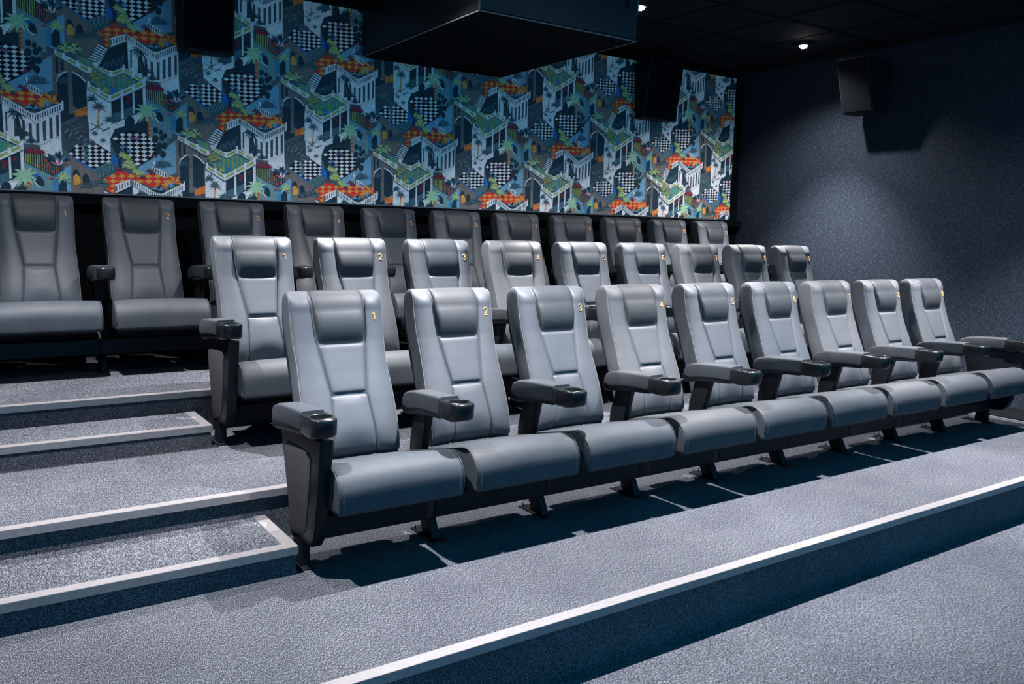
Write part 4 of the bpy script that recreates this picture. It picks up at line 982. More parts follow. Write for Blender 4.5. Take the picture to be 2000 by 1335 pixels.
(4,8,[1743,420,1749,417,1756,413,1764,408,1774,402,1784,395,1784,395,1779,408,1773,418,1765,424,1756,425,1746,423]),
(4,11,[1745,420,1754,422,1763,423,1772,424,1781,424,1790,424,1790,424,1781,431,1772,436,1763,436,1754,432,1745,424]),
(4,8,[1746,420,1754,427,1762,433,1768,438,1773,442,1777,444,1777,444,1768,447,1760,447,1754,443,1748,435,1744,423]),
(4,11,[1747,421,1753,434,1758,445,1761,455,1762,462,1761,467,1761,467,1754,463,1748,457,1745,448,1743,437,1743,422]),
(4,8,[1747,423,1747,436,1746,446,1742,453,1737,458,1731,459,1731,459,1730,455,1730,449,1732,441,1737,432,1743,421]),
(4,11,[1746,423,1742,434,1736,441,1729,444,1722,443,1713,439,1713,439,1717,437,1722,434,1728,430,1735,425,1744,420]),
(4,8,[1745,424,1734,430,1724,433,1714,431,1704,425,1694,415,1694,415,1704,418,1714,419,1725,420,1735,420,1745,420]),
(4,11,[1743,423,1734,424,1727,422,1720,416,1715,406,1711,393,1711,393,1720,401,1728,407,1736,413,1742,417,1746,420]),
(0,10,[1786,467,1848,472,1933,433,1976,370,1912,262,1891,279,1786,332]),
(1,2,[1799,433,1800,468,1812,485,1828,480,1836,457,1836,434]),
(1,2,[1853,410,1854,445,1867,462,1883,457,1891,434,1891,411]),
(1,10,[1709,248,1724,263,1923,154,1900,110,1895,-33,1792,-92,1766,-48,1761,-1,1730,16,1709,43]),
(2,2,[1735,-3,1735,119,1766,154,1792,162,1792,-83,1762,-84,1762,-6]),
(2,2,[1818,164,1860,145,1893,107,1893,-36,1850,-59,1818,-46]),
(3,0,[1727,105,1737,133,1766,158,1792,166,1792,159,1768,149,1740,119,1735,91]),
(3,0,[1818,171,1865,150,1898,114,1893,107,1860,141,1818,163]),
(2,2,[1729,244,1743,245,1743,148,1729,147]),
(2,2,[1758,223,1774,224,1774,168,1758,167]),
(2,2,[1857,169,1870,170,1870,151,1857,150]),
(3,3,[1765,92,1775,90,1784,87,1794,83,1805,77,1816,70,1816,70,1806,80,1797,88,1787,92,1777,94,1766,94]),
(3,14,[1766,92,1776,95,1786,96,1796,97,1806,96,1816,93,1816,93,1806,99,1796,102,1786,102,1776,99,1766,94]),
(3,3,[1766,92,1775,99,1783,104,1791,107,1798,110,1805,110,1805,110,1797,112,1788,112,1780,109,1773,102,1765,94]),
(3,14,[1767,92,1775,104,1783,114,1790,123,1796,129,1803,134,1803,134,1794,131,1786,126,1778,117,1771,107,1765,93]),
(3,3,[1767,93,1770,106,1773,116,1775,125,1777,132,1777,137,1777,137,1773,133,1770,126,1767,117,1766,106,1765,93]),
(3,14,[1767,93,1766,105,1765,115,1763,122,1760,127,1756,130,1756,130,1756,126,1757,121,1759,113,1762,104,1765,93]),
(3,3,[1767,93,1760,106,1754,116,1746,123,1738,128,1729,130,1729,130,1735,126,1742,120,1749,112,1757,103,1765,92]),
(3,14,[1766,94,1758,102,1749,108,1739,111,1730,111,1720,108,1720,108,1729,108,1737,106,1746,103,1756,98,1765,92]),
(3,3,[1766,94,1757,98,1749,100,1740,99,1732,95,1723,88,1723,88,1732,92,1740,94,1749,94,1757,94,1766,92]),
(3,14,[1765,94,1755,93,1745,90,1735,84,1726,75,1717,64,1717,64,1727,73,1738,80,1748,85,1757,89,1766,92]),
(3,3,[1653,72,1664,75,1675,78,1686,78,1698,78,1709,76,1709,76,1698,80,1686,83,1675,82,1664,79,1653,73]),
(3,14,[1653,72,1663,79,1672,84,1681,88,1690,90,1699,90,1699,90,1689,92,1680,91,1670,88,1661,82,1652,73]),
(3,3,[1653,72,1660,81,1667,88,1674,93,1679,97,1685,99,1685,99,1678,99,1671,96,1664,91,1658,83,1652,73]),
(3,14,[1653,72,1660,85,1666,96,1672,105,1676,113,1681,118,1681,118,1674,114,1668,107,1662,98,1657,87,1652,73]),
(3,3,[1654,72,1656,85,1659,96,1660,105,1661,112,1661,117,1661,117,1658,112,1656,106,1654,97,1653,86,1652,73]),
(3,14,[1654,73,1653,85,1652,94,1651,102,1648,107,1646,110,1646,110,1646,106,1646,101,1647,93,1649,84,1652,72]),
(3,3,[1653,73,1649,86,1644,97,1638,105,1632,111,1625,115,1625,115,1629,110,1634,103,1639,95,1645,84,1652,72]),
(3,14,[1653,73,1647,83,1639,91,1632,96,1624,99,1615,99,1615,99,1622,97,1629,93,1636,88,1644,81,1652,72]),
(3,3,[1653,73,1646,81,1638,85,1630,87,1622,87,1613,83,1613,83,1621,84,1628,83,1636,81,1644,77,1652,72]),
(3,14,[1653,73,1642,78,1630,80,1619,79,1608,75,1597,69,1597,69,1608,73,1619,75,1630,75,1642,74,1653,72]),
(4,7,[1688,-35,1700,-38,1713,-39,1727,-40,1740,-40,1755,-41,1755,-41,1742,-32,1729,-26,1716,-24,1703,-25,1689,-31]),
(4,6,[1689,-35,1701,-34,1713,-31,1724,-28,1735,-25,1746,-21,1746,-21,1734,-16,1722,-14,1710,-16,1699,-22,1688,-31]),
(4,7,[1690,-35,1700,-30,1710,-25,1718,-20,1726,-14,1732,-8,1732,-8,1721,-6,1711,-8,1701,-12,1694,-20,1687,-31]),
(4,7,[1691,-34,1702,-24,1712,-14,1720,-4,1726,6,1731,16,1731,16,1719,12,1708,5,1699,-4,1692,-17,1686,-31]),
(4,6,[1691,-34,1699,-22,1705,-10,1708,0,1709,10,1708,18,1708,18,1700,12,1693,4,1688,-6,1686,-18,1686,-32]),
(4,7,[1691,-33,1695,-21,1697,-10,1696,-1,1693,7,1688,13,1688,13,1684,6,1681,-1,1680,-11,1682,-21,1686,-33]),
(4,7,[1691,-32,1690,-16,1687,-3,1682,8,1675,16,1666,23,1666,23,1666,13,1667,2,1671,-9,1678,-21,1686,-34]),
(4,6,[1691,-31,1686,-18,1680,-7,1672,0,1662,4,1651,6,1651,6,1655,-2,1660,-10,1667,-18,1676,-26,1686,-35]),
(4,7,[1690,-31,1683,-20,1675,-13,1666,-10,1656,-10,1645,-12,1645,-12,1652,-17,1659,-22,1667,-27,1676,-31,1687,-35]),
(4,7,[1689,-31,1676,-22,1664,-18,1651,-17,1637,-20,1623,-25,1623,-25,1635,-28,1648,-31,1661,-33,1674,-35,1688,-35]),
(4,6,[1688,-31,1676,-26,1664,-26,1653,-29,1642,-35,1631,-45,1631,-45,1643,-44,1655,-43,1667,-41,1678,-38,1689,-35]),
(4,7,[1653,-51,1663,-50,1673,-49,1681,-45,1689,-39,1696,-32,1696,-32,1686,-32,1676,-33,1667,-36,1659,-40,1652,-47]),
(4,7,[1654,-50,1662,-47,1669,-42,1675,-36,1678,-29,1681,-21,1681,-21,1673,-24,1665,-28,1659,-33,1654,-40,1651,-47]),
(4,7,[1655,-49,1661,-44,1664,-39,1666,-32,1666,-26,1664,-18,1664,-18,1658,-23,1653,-29,1650,-34,1649,-41,1650,-48]),
(4,7,[1655,-48,1658,-40,1659,-31,1657,-23,1654,-15,1649,-7,1649,-7,1645,-16,1643,-24,1643,-33,1646,-41,1650,-49]),
(4,7,[1655,-47,1654,-39,1651,-32,1647,-27,1640,-22,1633,-18,1633,-18,1633,-26,1635,-34,1638,-40,1644,-45,1651,-50]),
(4,7,[1654,-47,1650,-41,1646,-36,1640,-33,1632,-32,1625,-32,1625,-32,1628,-38,1632,-44,1637,-48,1644,-50,1651,-50]),
(4,7,[1653,-46,1645,-42,1636,-40,1627,-39,1617,-41,1608,-43,1608,-43,1616,-48,1624,-52,1633,-53,1643,-53,1652,-51]),
(4,4,[1675,-67,1683,-61,1690,-53,1694,-44,1697,-35,1699,-25,1699,-25,1690,-31,1682,-39,1677,-47,1673,-56,1671,-65]),
(4,5,[1675,-66,1679,-58,1681,-50,1680,-42,1677,-33,1673,-25,1673,-25,1669,-34,1666,-42,1665,-50,1667,-58,1671,-67]),
(4,4,[1675,-65,1674,-58,1672,-51,1668,-45,1661,-41,1654,-37,1654,-37,1654,-45,1656,-52,1659,-58,1664,-63,1671,-68]),
(5,2,[1591,-86,1600,-90,1608,-93,1617,-93,1627,-92,1637,-89,1637,-89,1628,-84,1620,-81,1611,-79,1602,-80,1592,-82]),
(5,4,[1592,-86,1601,-86,1609,-85,1617,-82,1623,-77,1629,-71,1629,-71,1621,-70,1612,-70,1604,-72,1597,-76,1591,-82]),
(5,5,[1593,-85,1601,-83,1606,-79,1611,-74,1613,-67,1615,-60,1615,-60,1607,-62,1601,-65,1595,-70,1592,-76,1590,-82]),
(5,2,[1594,-84,1600,-77,1603,-69,1605,-60,1605,-52,1603,-43,1603,-43,1597,-50,1592,-58,1589,-66,1588,-75,1589,-83]),
(5,2,[1594,-83,1595,-75,1595,-68,1592,-61,1588,-55,1582,-49,1582,-49,1580,-57,1579,-65,1580,-72,1584,-78,1589,-84]),
(5,4,[1593,-82,1591,-76,1588,-70,1583,-66,1576,-64,1569,-62,1569,-62,1570,-69,1573,-75,1577,-80,1583,-83,1590,-85]),
(5,5,[1592,-82,1585,-76,1577,-73,1568,-71,1559,-71,1549,-72,1549,-72,1556,-78,1564,-83,1572,-86,1581,-87,1591,-86]),
(5,2,[1591,-82,1583,-80,1575,-80,1567,-82,1560,-87,1553,-92,1553,-92,1561,-94,1569,-95,1577,-94,1585,-91,1592,-86]),
(1,0,[717,403,880,312,1029,378,1027,225,914,161,820,165,718,223]),
(2,14,[731,346,741,340,739,236,729,229]),
(2,14,[776,314,794,310,792,209,774,202]),
(2,14,[817,308,833,303,831,192,815,185]),
(2,14,[854,290,869,285,867,192,852,185]),
(2,14,[892,286,909,294,907,179,890,172]),
(2,14,[928,306,946,315,944,192,927,185]),
(2,14,[965,330,982,338,981,208,963,200]),
(2,14,[1003,348,1019,357,1017,226,1001,218]),
(0,0,[903,155,1027,225,1030,64,976,61,918,110]),
(2,14,[909,164,912,165,912,154,909,154]),
(2,14,[922,172,925,172,925,161,921,161]),
(2,14,[934,179,938,179,937,168,934,168]),
(2,14,[947,186,950,186,950,176,947,175]),
(2,14,[960,193,963,193,963,183,960,182]),
(2,14,[973,200,976,200,976,190,973,189]),
(2,14,[986,207,989,207,989,197,986,197]),
(2,14,[999,214,1002,214,1002,204,999,204]),
(2,14,[1012,221,1015,221,1015,211,1012,211]),
(4,2,[791,344,795,338,800,330,807,319,816,306,825,291,825,291,821,310,816,325,810,336,803,343,794,346]),
(4,14,[791,343,800,342,809,339,819,334,830,327,841,318,841,318,833,332,824,343,815,349,804,350,793,346]),
(4,3,[792,343,802,347,812,349,822,349,832,348,842,344,842,344,833,354,823,359,813,360,803,356,792,347]),
(4,2,[793,343,806,353,819,361,832,368,844,372,855,375,855,375,841,378,828,377,815,371,803,361,792,346]),
(4,14,[793,344,803,358,812,370,820,380,826,387,831,392,831,392,821,390,812,386,804,376,797,363,791,346]),
(4,3,[794,345,799,360,803,373,805,383,805,390,805,394,805,394,799,391,795,385,792,375,791,362,790,345]),
(4,2,[794,345,794,365,792,381,789,394,784,402,778,407,778,407,778,400,779,390,781,378,785,362,790,344]),
(4,14,[793,346,788,362,782,374,774,382,765,385,755,385,755,385,760,381,766,375,773,367,781,356,791,344]),
(4,3,[793,346,785,358,776,366,767,368,757,366,746,359,746,359,754,360,763,358,772,355,781,350,791,343]),
(4,2,[792,347,779,353,765,355,752,352,739,345,726,333,726,333,739,339,753,342,766,344,779,345,792,343]),
(4,14,[791,346,780,348,769,345,760,337,751,326,743,310,743,310,754,321,765,329,775,336,785,341,793,343]),
(4,3,[791,346,783,344,777,339,772,330,769,317,766,300,766,300,774,314,781,326,787,334,791,341,794,344]),
(4,2,[784,339,797,340,821,205,804,174]),
(4,2,[816,204,828,209,841,213,853,216,865,219,877,220,877,220,864,223,852,223,839,221,827,215,815,206]),
(4,14,[816,204,827,212,837,220,846,226,855,231,863,235,863,235,853,235,842,232,833,226,823,218,815,206]),
(4,2,[816,204,824,215,831,223,837,231,842,237,846,242,846,242,838,240,831,235,825,228,819,218,814,206]),
(4,14,[817,205,823,220,828,233,832,245,835,255,838,264,838,264,831,257,825,247,821,235,817,222,814,205]),
(4,2,[817,205,819,220,820,233,820,243,818,252,816,258,816,258,814,251,812,243,812,232,812,219,814,205]),
(4,14,[817,206,815,219,813,229,810,237,805,243,800,247,800,247,801,241,803,234,806,226,809,216,814,204]),
(4,2,[816,206,810,220,803,231,795,240,786,245,776,249,776,249,783,242,789,235,797,226,805,215,814,204]),
(4,14,[816,206,808,216,799,224,790,228,779,229,769,228,769,228,777,226,786,221,795,217,805,211,815,204]),
(4,2,[816,206,807,213,798,217,789,217,779,215,770,210,770,210,779,210,787,210,796,209,806,207,815,204]),
(4,14,[862,166,871,171,881,174,890,174,899,174,909,171,909,171,900,177,890,180,881,180,871,176,862,168]),
(4,2,[862,167,870,175,878,181,885,185,892,187,899,187,899,187,891,190,883,190,875,186,868,179,861,168]),
(4,14,[862,167,868,177,873,185,877,191,881,195,884,196,884,196,878,196,873,194,868,188,864,180,861,168]),
(4,2,[863,167,866,181,869,193,871,202,872,209,873,213,873,213,869,209,866,203,863,194,862,182,861,168]),
(4,14,[863,168,862,181,861,192,859,199,857,204,853,206,853,206,853,203,854,198,855,190,858,180,861,167]),
(4,2,[862,168,859,179,856,188,851,192,846,194,840,193,840,193,843,192,847,189,851,183,855,176,861,167]),
(4,14,[862,168,854,178,846,185,838,188,829,188,820,184,820,184,827,185,835,183,844,179,852,174,861,167]),
(4,2,[862,168,853,174,845,177,837,176,829,172,821,165,821,165,829,169,837,171,845,171,853,170,862,166]),
(1,2,[551,250,600,334,712,393,718,228,688,221,632,192,592,194,524,214]),
(2,3,[569,207,576,219,582,231,587,241,591,251,594,259,594,259,586,252,580,244,574,234,570,222,566,208]),
(2,3,[589,210,596,225,602,238,607,250,611,261,614,270,614,270,606,262,600,252,594,241,590,227,586,211]),
(2,3,[609,214,616,230,622,245,627,258,631,271,634,282,634,282,626,272,620,261,614,247,610,232,606,214]),
(2,3,[629,217,636,235,642,251,647,267,651,281,654,293,654,293,647,282,640,269,634,254,630,237,626,218]),
(2,3,[649,221,656,240,663,258,668,275,671,291,674,305,674,305,667,292,660,277,654,260,650,242,646,221]),
(2,3,[669,224,677,245,683,265,688,284,692,301,695,317,695,317,687,302,680,285,674,267,670,247,666,225]),
(2,14,[485,258,549,365,603,336,551,240]),
(3,0,[485,258,551,240,555,247,489,265]),
(3,0,[494,273,558,253,562,260,499,281]),
(3,0,[503,288,566,267,570,274,508,296]),
(3,0,[512,303,573,281,577,288,517,311]),
(3,0,[521,319,581,295,584,302,526,327]),
(3,0,[531,334,588,309,592,316,535,342]),
(3,0,[540,349,595,322,599,330,545,357]),
(2,0,[510,242,554,241,528,209,509,223]),
(1,9,[414,274,505,247,528,209,611,155,682,195,748,160,799,153,599,40,540,81,459,170]),
(2,8,[418,261,428,262,428,256,418,255]),
(2,7,[446,257,457,258,457,252,446,251]),
(2,7,[446,245,457,246,457,239,446,238]),
(2,7,[446,232,456,233,456,226,446,226]),
(2,7,[445,219,456,220,456,214,445,213]),
(2,7,[445,206,456,207,456,201,445,200]),
(2,7,[445,194,455,194,455,188,445,187]),
(2,8,[475,253,486,254,486,248,475,247]),
(2,8,[475,241,486,241,486,235,475,234]),
(2,8,[475,228,485,229,485,222,475,221]),
(2,8,[474,215,485,216,485,209,474,209]),
(2,8,[474,202,485,203,485,197,474,196]),
(2,8,[474,189,484,190,484,184,474,183]),
(2,8,[473,177,484,177,484,171,473,170]),
(2,8,[473,164,484,165,484,158,473,157]),
(2,7,[504,236,515,237,515,231,504,230]),
(2,7,[504,224,515,224,514,218,504,217]),
(2,7,[503,211,514,212,514,205,503,204]),
(2,7,[503,198,514,199,514,192,503,192]),
(2,7,[503,185,514,186,513,179,503,179]),
(2,7,[503,172,513,173,513,167,502,166]),
(2,7,[502,159,513,160,513,154,502,153]),
(2,7,[502,147,513,147,513,141,502,140]),
(2,7,[502,134,512,134,512,128,501,127]),
(2,7,[501,121,512,121,512,115,501,114]),
(2,8,[532,194,543,194,543,188,532,187]),
(2,8,[532,181,543,182,543,175,532,174]),
(2,8,[532,168,543,169,542,162,532,161]),
(2,8,[531,155,542,156,542,149,531,149]),
(2,8,[531,142,542,143,542,136,531,136]),
(2,8,[531,129,542,130,542,123,531,123]),
(2,8,[531,116,541,117,541,110,530,110]),
(2,8,[530,103,541,104,541,98,530,97]),
(2,8,[530,90,541,91,541,85,530,84]),
(2,7,[562,176,572,177,572,171,561,170]),
(2,7,[561,163,572,164,572,158,561,157]),
(2,7,[561,151,572,151,572,145,561,144]),
(2,7,[561,138,572,138,571,132,560,131]),
(2,7,[560,125,571,125,571,119,560,118]),
(2,7,[560,112,571,112,571,106,560,105]),
(2,7,[560,99,571,99,571,93,560,92]),
(2,7,[559,86,570,86,570,80,559,79]),
(2,7,[559,73,570,73,570,67,559,66]),
(2,8,[591,159,602,160,602,153,591,153]),
(2,8,[591,146,602,147,601,140,590,140]),
(2,8,[590,133,601,134,601,127,590,127]),
(2,8,[590,120,601,121,601,114,590,114]),
(2,8,[590,107,601,108,601,101,590,101]),
(2,8,[589,94,600,95,600,88,589,88]),
(2,8,[589,81,600,82,600,75,589,75]),
(2,7,[621,155,632,155,632,149,620,148]),
(2,7,[620,142,631,142,631,136,620,135]),
(2,7,[620,129,631,129,631,123,620,122]),
(2,7,[620,116,631,116,631,110,620,109]),
(2,7,[619,103,631,103,630,97,619,96]),
(2,7,[619,89,630,90,630,84,619,83]),
(2,7,[619,76,630,77,630,71,619,70]),
(2,8,[651,176,662,177,662,170,651,170]),
(2,8,[651,163,662,164,662,157,651,157]),
(2,8,[651,150,662,151,662,144,650,144]),
(2,8,[650,137,661,138,661,131,650,131]),
(2,8,[650,124,661,125,661,118,650,117]),
(2,8,[650,111,661,112,661,105,650,104]),
(2,8,[649,98,661,99,660,92,649,91]),
(2,8,[649,85,660,85,660,79,649,78]),
(2,7,[682,185,693,186,693,179,681,178]),
(2,7,[681,172,692,173,692,166,681,165]),
(2,7,[681,159,692,159,692,153,681,152]),
(2,7,[681,146,692,146,692,140,681,139]),
(2,7,[680,133,692,133,691,127,680,126]),
(2,7,[680,119,691,120,691,114,680,113]),
(2,7,[680,106,691,107,691,100,680,100]),
(2,7,[680,93,691,94,691,87,680,87]),
(2,8,[712,167,723,168,723,162,711,161]),
(2,8,[711,154,723,155,722,148,711,148]),
(2,8,[711,141,722,142,722,135,711,135]),
(2,8,[711,128,722,129,722,122,711,121]),
(2,8,[711,115,722,116,722,109,710,108]),
(2,7,[742,150,753,150,753,144,742,143]),
(2,7,[742,137,753,137,753,131,741,130]),
(2,8,[773,145,784,146,784,139,772,139]),
(4,0,[472,109,599,42,598,-3,469,74]),
(5,8,[479,97,527,71,526,55,478,83]),
(5,8,[542,63,591,36,590,19,541,47]),
(5,14,[469,78,598,1,598,-3,469,74]),
(4,0,[599,42,815,169,819,124,598,-3]),
(5,8,[607,37,661,69,662,51,607,19]),
(5,8,[679,79,734,111,735,93,679,61]),
(5,8,[751,122,807,154,809,136,752,103]),
(5,14,[598,1,819,128,819,124,598,-3]),
(6,0,[472,119,488,120,487,80,471,79]),
(6,0,[529,85,545,86,544,46,528,46]),
(6,0,[591,49,607,50,606,10,590,9]),
(6,0,[664,91,681,92,680,52,664,51]),
(6,0,[733,133,749,135,748,94,732,93]),
(6,0,[801,171,818,172,817,131,801,130]),
(3,0,[519,228,610,195,616,153,518,206]),
(4,8,[530,219,600,191,602,175,530,209]),
(4,14,[519,208,615,157,616,153,518,206]),
(3,0,[612,193,688,231,687,193,616,153]),
(4,8,[622,189,679,218,679,203,623,173]),
(4,14,[616,157,687,197,687,193,616,153]),
(3,0,[688,231,810,172,794,145,687,193]),
(4,8,[695,219,740,198,737,185,694,205]),
(4,8,[754,191,799,169,793,158,750,178]),
(4,14,[687,197,795,148,794,145,687,193]),
(5,0,[600,200,620,201,619,166,599,165]),
(5,0,[678,230,698,232,697,197,677,195]),
(5,0,[732,204,753,206,752,170,731,169]),
(5,0,[695,241,695,237,693,235,690,233,687,233,684,234,682,236,681,239,682,243,684,245,687,247,690,247,693,246,695,244]),
(3,0,[1727,288,1937,193,1926,149,1720,258]),
(4,8,[1734,278,1786,253,1783,239,1731,265]),
(4,8,[1802,245,1855,220,1852,205,1799,231]),
(4,8,[1872,212,1926,187,1922,170,1868,197]),
(4,14,[1721,261,1927,154,1926,149,1720,258]),
(5,0,[1767,270,1785,272,1785,234,1767,233]),
(5,0,[1840,238,1859,239,1859,202,1840,201]),
(5,0,[1908,205,1927,206,1928,168,1908,167]),
(5,8,[1806,285,1815,283,1823,281,1833,279,1843,278,1854,275,1854,275,1846,284,1837,290,1828,293,1818,292,1808,289]),
(5,11,[1808,285,1817,288,1825,290,1834,293,1842,296,1850,298,1850,298,1840,302,1831,304,1823,302,1815,297,1807,289]),
(5,14,[1809,286,1816,292,1823,298,1828,303,1831,308,1834,312,1834,312,1826,312,1819,310,1813,306,1809,298,1806,289]),
(5,8,[1809,287,1815,298,1819,308,1821,317,1821,325,1820,331,1820,331,1814,326,1809,319,1806,310,1805,300,1805,288]),
(5,11,[1809,288,1810,299,1809,308,1806,316,1801,321,1795,324,1795,324,1794,318,1794,312,1796,304,1800,296,1805,287]),
(5,14,[1809,289,1805,298,1801,305,1795,308,1788,309,1780,308,1780,308,1783,304,1787,300,1792,295,1798,291,1806,286]),
(5,8,[1808,289,1798,296,1789,300,1779,300,1769,298,1759,293,1759,293,1768,291,1777,289,1786,288,1796,287,1807,285]),
(5,11,[1806,289,1797,291,1789,291,1781,287,1773,280,1767,271,1767,271,1776,274,1785,277,1793,280,1801,283,1808,286]),
(5,8,[1838,302,1846,300,1855,298,1864,296,1875,294,1885,292,1885,292,1877,300,1869,306,1859,309,1850,309,1839,305]),
(5,11,[1839,302,1848,304,1857,307,1865,309,1873,312,1881,314,1881,314,1872,318,1863,320,1854,318,1846,313,1838,305]),
(5,14,[1840,302,1847,308,1854,314,1859,319,1863,324,1866,328,1866,328,1858,329,1851,327,1845,322,1840,315,1837,305]),
(5,8,[1840,303,1846,314,1850,324,1852,333,1853,341,1852,347,1852,347,1846,342,1840,335,1837,327,1836,316,1836,304]),
(5,11,[1840,304,1841,316,1840,325,1837,332,1832,337,1827,340,1827,340,1825,335,1825,328,1827,321,1831,312,1836,303]),
(5,14,[1840,305,1836,314,1832,321,1826,325,1819,326,1811,324,1811,324,1814,320,1818,316,1823,312,1829,307,1837,302]),
(5,8,[1839,305,1830,312,1820,316,1810,317,1800,314,1790,309,1790,309,1799,307,1808,306,1818,304,1828,303,1838,302]),
(5,11,[1838,305,1828,308,1820,307,1812,303,1805,297,1798,287,1798,287,1807,291,1816,293,1824,296,1832,299,1839,302]),
(5,8,[1786,303,1794,301,1803,298,1812,297,1822,295,1833,293,1833,293,1825,301,1816,307,1807,310,1797,310,1787,306]),
(5,11,[1787,303,1796,305,1805,307,1813,310,1821,313,1829,315,1829,315,1819,319,1810,321,1802,319,1794,314,1786,306]),
(5,14,[1788,303,1795,309,1802,315,1807,320,1810,325,1813,329,1813,329,1805,329,1798,327,1793,323,1788,315,1785,306]),
(5,8,[1788,304,1794,315,1798,325,1800,334,1800,342,1800,348,1800,348,1793,343,1788,336,1785,327,1784,317,1784,305]),
(5,11,[1788,305,1789,316,1788,326,1785,333,1780,338,1775,341,1775,341,1773,335,1773,329,1775,321,1779,313,1784,304]),
(5,14,[1788,306,1784,315,1780,322,1774,326,1767,326,1759,325,1759,325,1762,321,1766,317,1771,312,1777,308,1785,303]),
(5,8,[1787,306,1778,313,1768,317,1759,317,1748,315,1738,310,1738,310,1747,308,1756,307,1766,305,1776,304,1786,303]),
(5,11,[1786,306,1776,308,1768,308,1760,304,1753,297,1746,288,1746,288,1755,291,1764,294,1772,297,1780,300,1787,303]),
(5,10,[521,133,528,131,534,129,542,127,550,125,558,123,558,123,552,131,546,136,538,139,531,139,522,136]),
(5,8,[522,133,529,135,536,137,543,139,549,142,556,144,556,144,548,147,541,149,534,147,528,143,521,136]),
(5,10,[523,133,529,138,534,143,538,148,541,152,544,156,544,156,538,156,532,155,527,151,523,144,521,136]),
(5,8,[523,134,528,144,532,153,533,161,534,168,533,173,533,173,528,169,524,163,521,155,520,146,520,135]),
(5,10,[523,135,524,145,524,153,521,160,518,164,513,167,513,167,512,162,512,156,513,150,516,142,520,134]),
(5,8,[523,136,520,144,517,150,513,153,507,154,501,153,501,153,503,150,506,146,510,142,515,138,521,133]),
(5,10,[522,136,515,142,508,146,500,146,492,144,484,140,484,140,491,138,498,137,505,135,513,134,521,133]),
(5,8,[521,136,514,138,507,138,501,134,495,128,489,120,489,120,497,123,504,125,510,128,517,130,522,133]),
(5,10,[546,144,552,142,559,140,567,138,575,137,583,135,583,135,577,143,571,148,563,151,555,150,547,148]),
(5,8,[547,144,554,146,561,148,568,151,574,153,581,155,581,155,573,159,566,160,559,159,553,155,546,148]),
(5,10,[548,145,554,150,559,155,563,160,566,164,569,168,569,168,562,168,557,166,552,162,548,156,545,147]),
(5,8,[548,146,553,156,556,164,558,172,559,179,558,185,558,185,553,180,549,174,546,167,545,157,545,146]),
(5,10,[548,147,549,157,548,165,546,171,543,176,538,179,538,179,537,174,537,168,538,161,541,154,545,146]),
(5,8,[548,147,545,156,542,162,537,165,532,166,525,165,525,165,528,161,530,157,534,153,539,149,545,145]),
(5,10,[547,148,540,154,532,157,525,158,517,156,508,151,508,151,515,150,522,148,530,147,538,145,546,144]),
(5,8,[546,148,539,150,532,149,525,146,520,140,514,132,514,132,521,135,529,137,535,139,541,142,547,145]),
(5,10,[512,157,518,155,525,153,533,151,541,150,549,148,549,148,543,155,536,161,529,163,521,163,513,160]),
(5,8,[513,157,520,159,527,161,534,163,540,166,546,168,546,168,539,171,532,173,525,171,519,167,512,160]),
(5,10,[514,157,520,163,525,167,529,172,532,177,535,180,535,180,528,181,523,179,518,175,514,168,511,160]),
(5,8,[514,158,519,168,522,177,524,185,525,192,524,197,524,197,519,193,515,187,512,179,511,170,511,159]),
(5,10,[514,159,515,169,514,177,512,184,509,188,504,191,504,191,503,186,503,180,504,174,507,166,511,158]),
(5,8,[514,160,511,168,508,174,503,177,498,178,491,177,491,177,494,174,497,170,500,166,505,162,511,157]),
(5,10,[513,160,506,166,498,170,491,170,483,168,474,164,474,164,481,162,489,161,496,159,504,158,512,157]),
(5,8,[512,160,505,162,498,162,492,158,486,153,480,145,480,145,487,147,495,149,501,152,507,154,513,157]),
(5,8,[580,62,588,62,596,64,604,68,611,73,617,79,617,79,608,79,600,78,592,75,585,71,579,65]),
(5,8,[581,62,587,66,593,71,598,77,601,83,603,91,603,91,596,87,590,83,585,78,581,72,578,65]),
(5,8,[581,63,585,69,588,74,589,80,589,87,587,93,587,93,582,88,579,82,577,76,576,70,577,64]),
(5,8,[581,64,582,73,582,81,579,88,575,95,571,102,571,102,569,93,569,85,570,77,573,70,577,63]),
(5,8,[581,65,578,72,575,78,570,82,564,85,557,88,557,88,559,81,562,74,566,69,571,65,578,62]),
(5,8,[580,65,575,70,570,73,565,74,558,73,552,72,552,72,556,67,561,63,566,61,572,61,579,62]),
(5,4,[621,64,630,69,637,75,642,82,645,91,647,100,647,100,638,96,630,91,624,85,620,77,617,67]),
(5,13,[622,65,628,71,633,78,635,85,634,93,633,102,633,102,626,96,620,90,617,83,616,75,617,67]),
(5,4,[622,66,626,73,628,79,627,86,624,92,620,98,620,98,615,91,612,85,611,78,613,72,617,66]),
(5,13,[622,67,623,76,622,85,618,93,613,99,606,105,606,105,604,95,604,86,606,78,610,71,617,65]),
(5,4,[621,68,620,76,616,83,611,87,604,91,596,93,596,93,597,84,599,77,603,71,609,67,617,64]),
(4,3,[493,3,499,0,505,-4,512,-9,519,-15,527,-23,527,-23,522,-12,516,-4,510,2,503,4,495,5]),
(4,2,[494,3,502,5,509,6,517,6,525,5,533,3,533,3,525,9,518,12,510,13,502,10,494,5]),
(4,3,[495,3,501,9,507,14,513,18,518,21,523,23,523,23,516,24,510,24,504,20,499,14,494,5]),
(4,2,[495,3,500,15,505,25,508,34,510,41,512,46,512,46,507,42,502,36,498,28,495,17,493,4]),
(4,3,[495,4,495,16,494,26,493,33,490,38,486,42,486,42,486,37,487,31,488,24,490,14,493,4]),
(4,2,[495,5,491,14,487,21,482,25,476,26,470,25,470,25,474,23,478,20,482,15,488,10,493,3]),
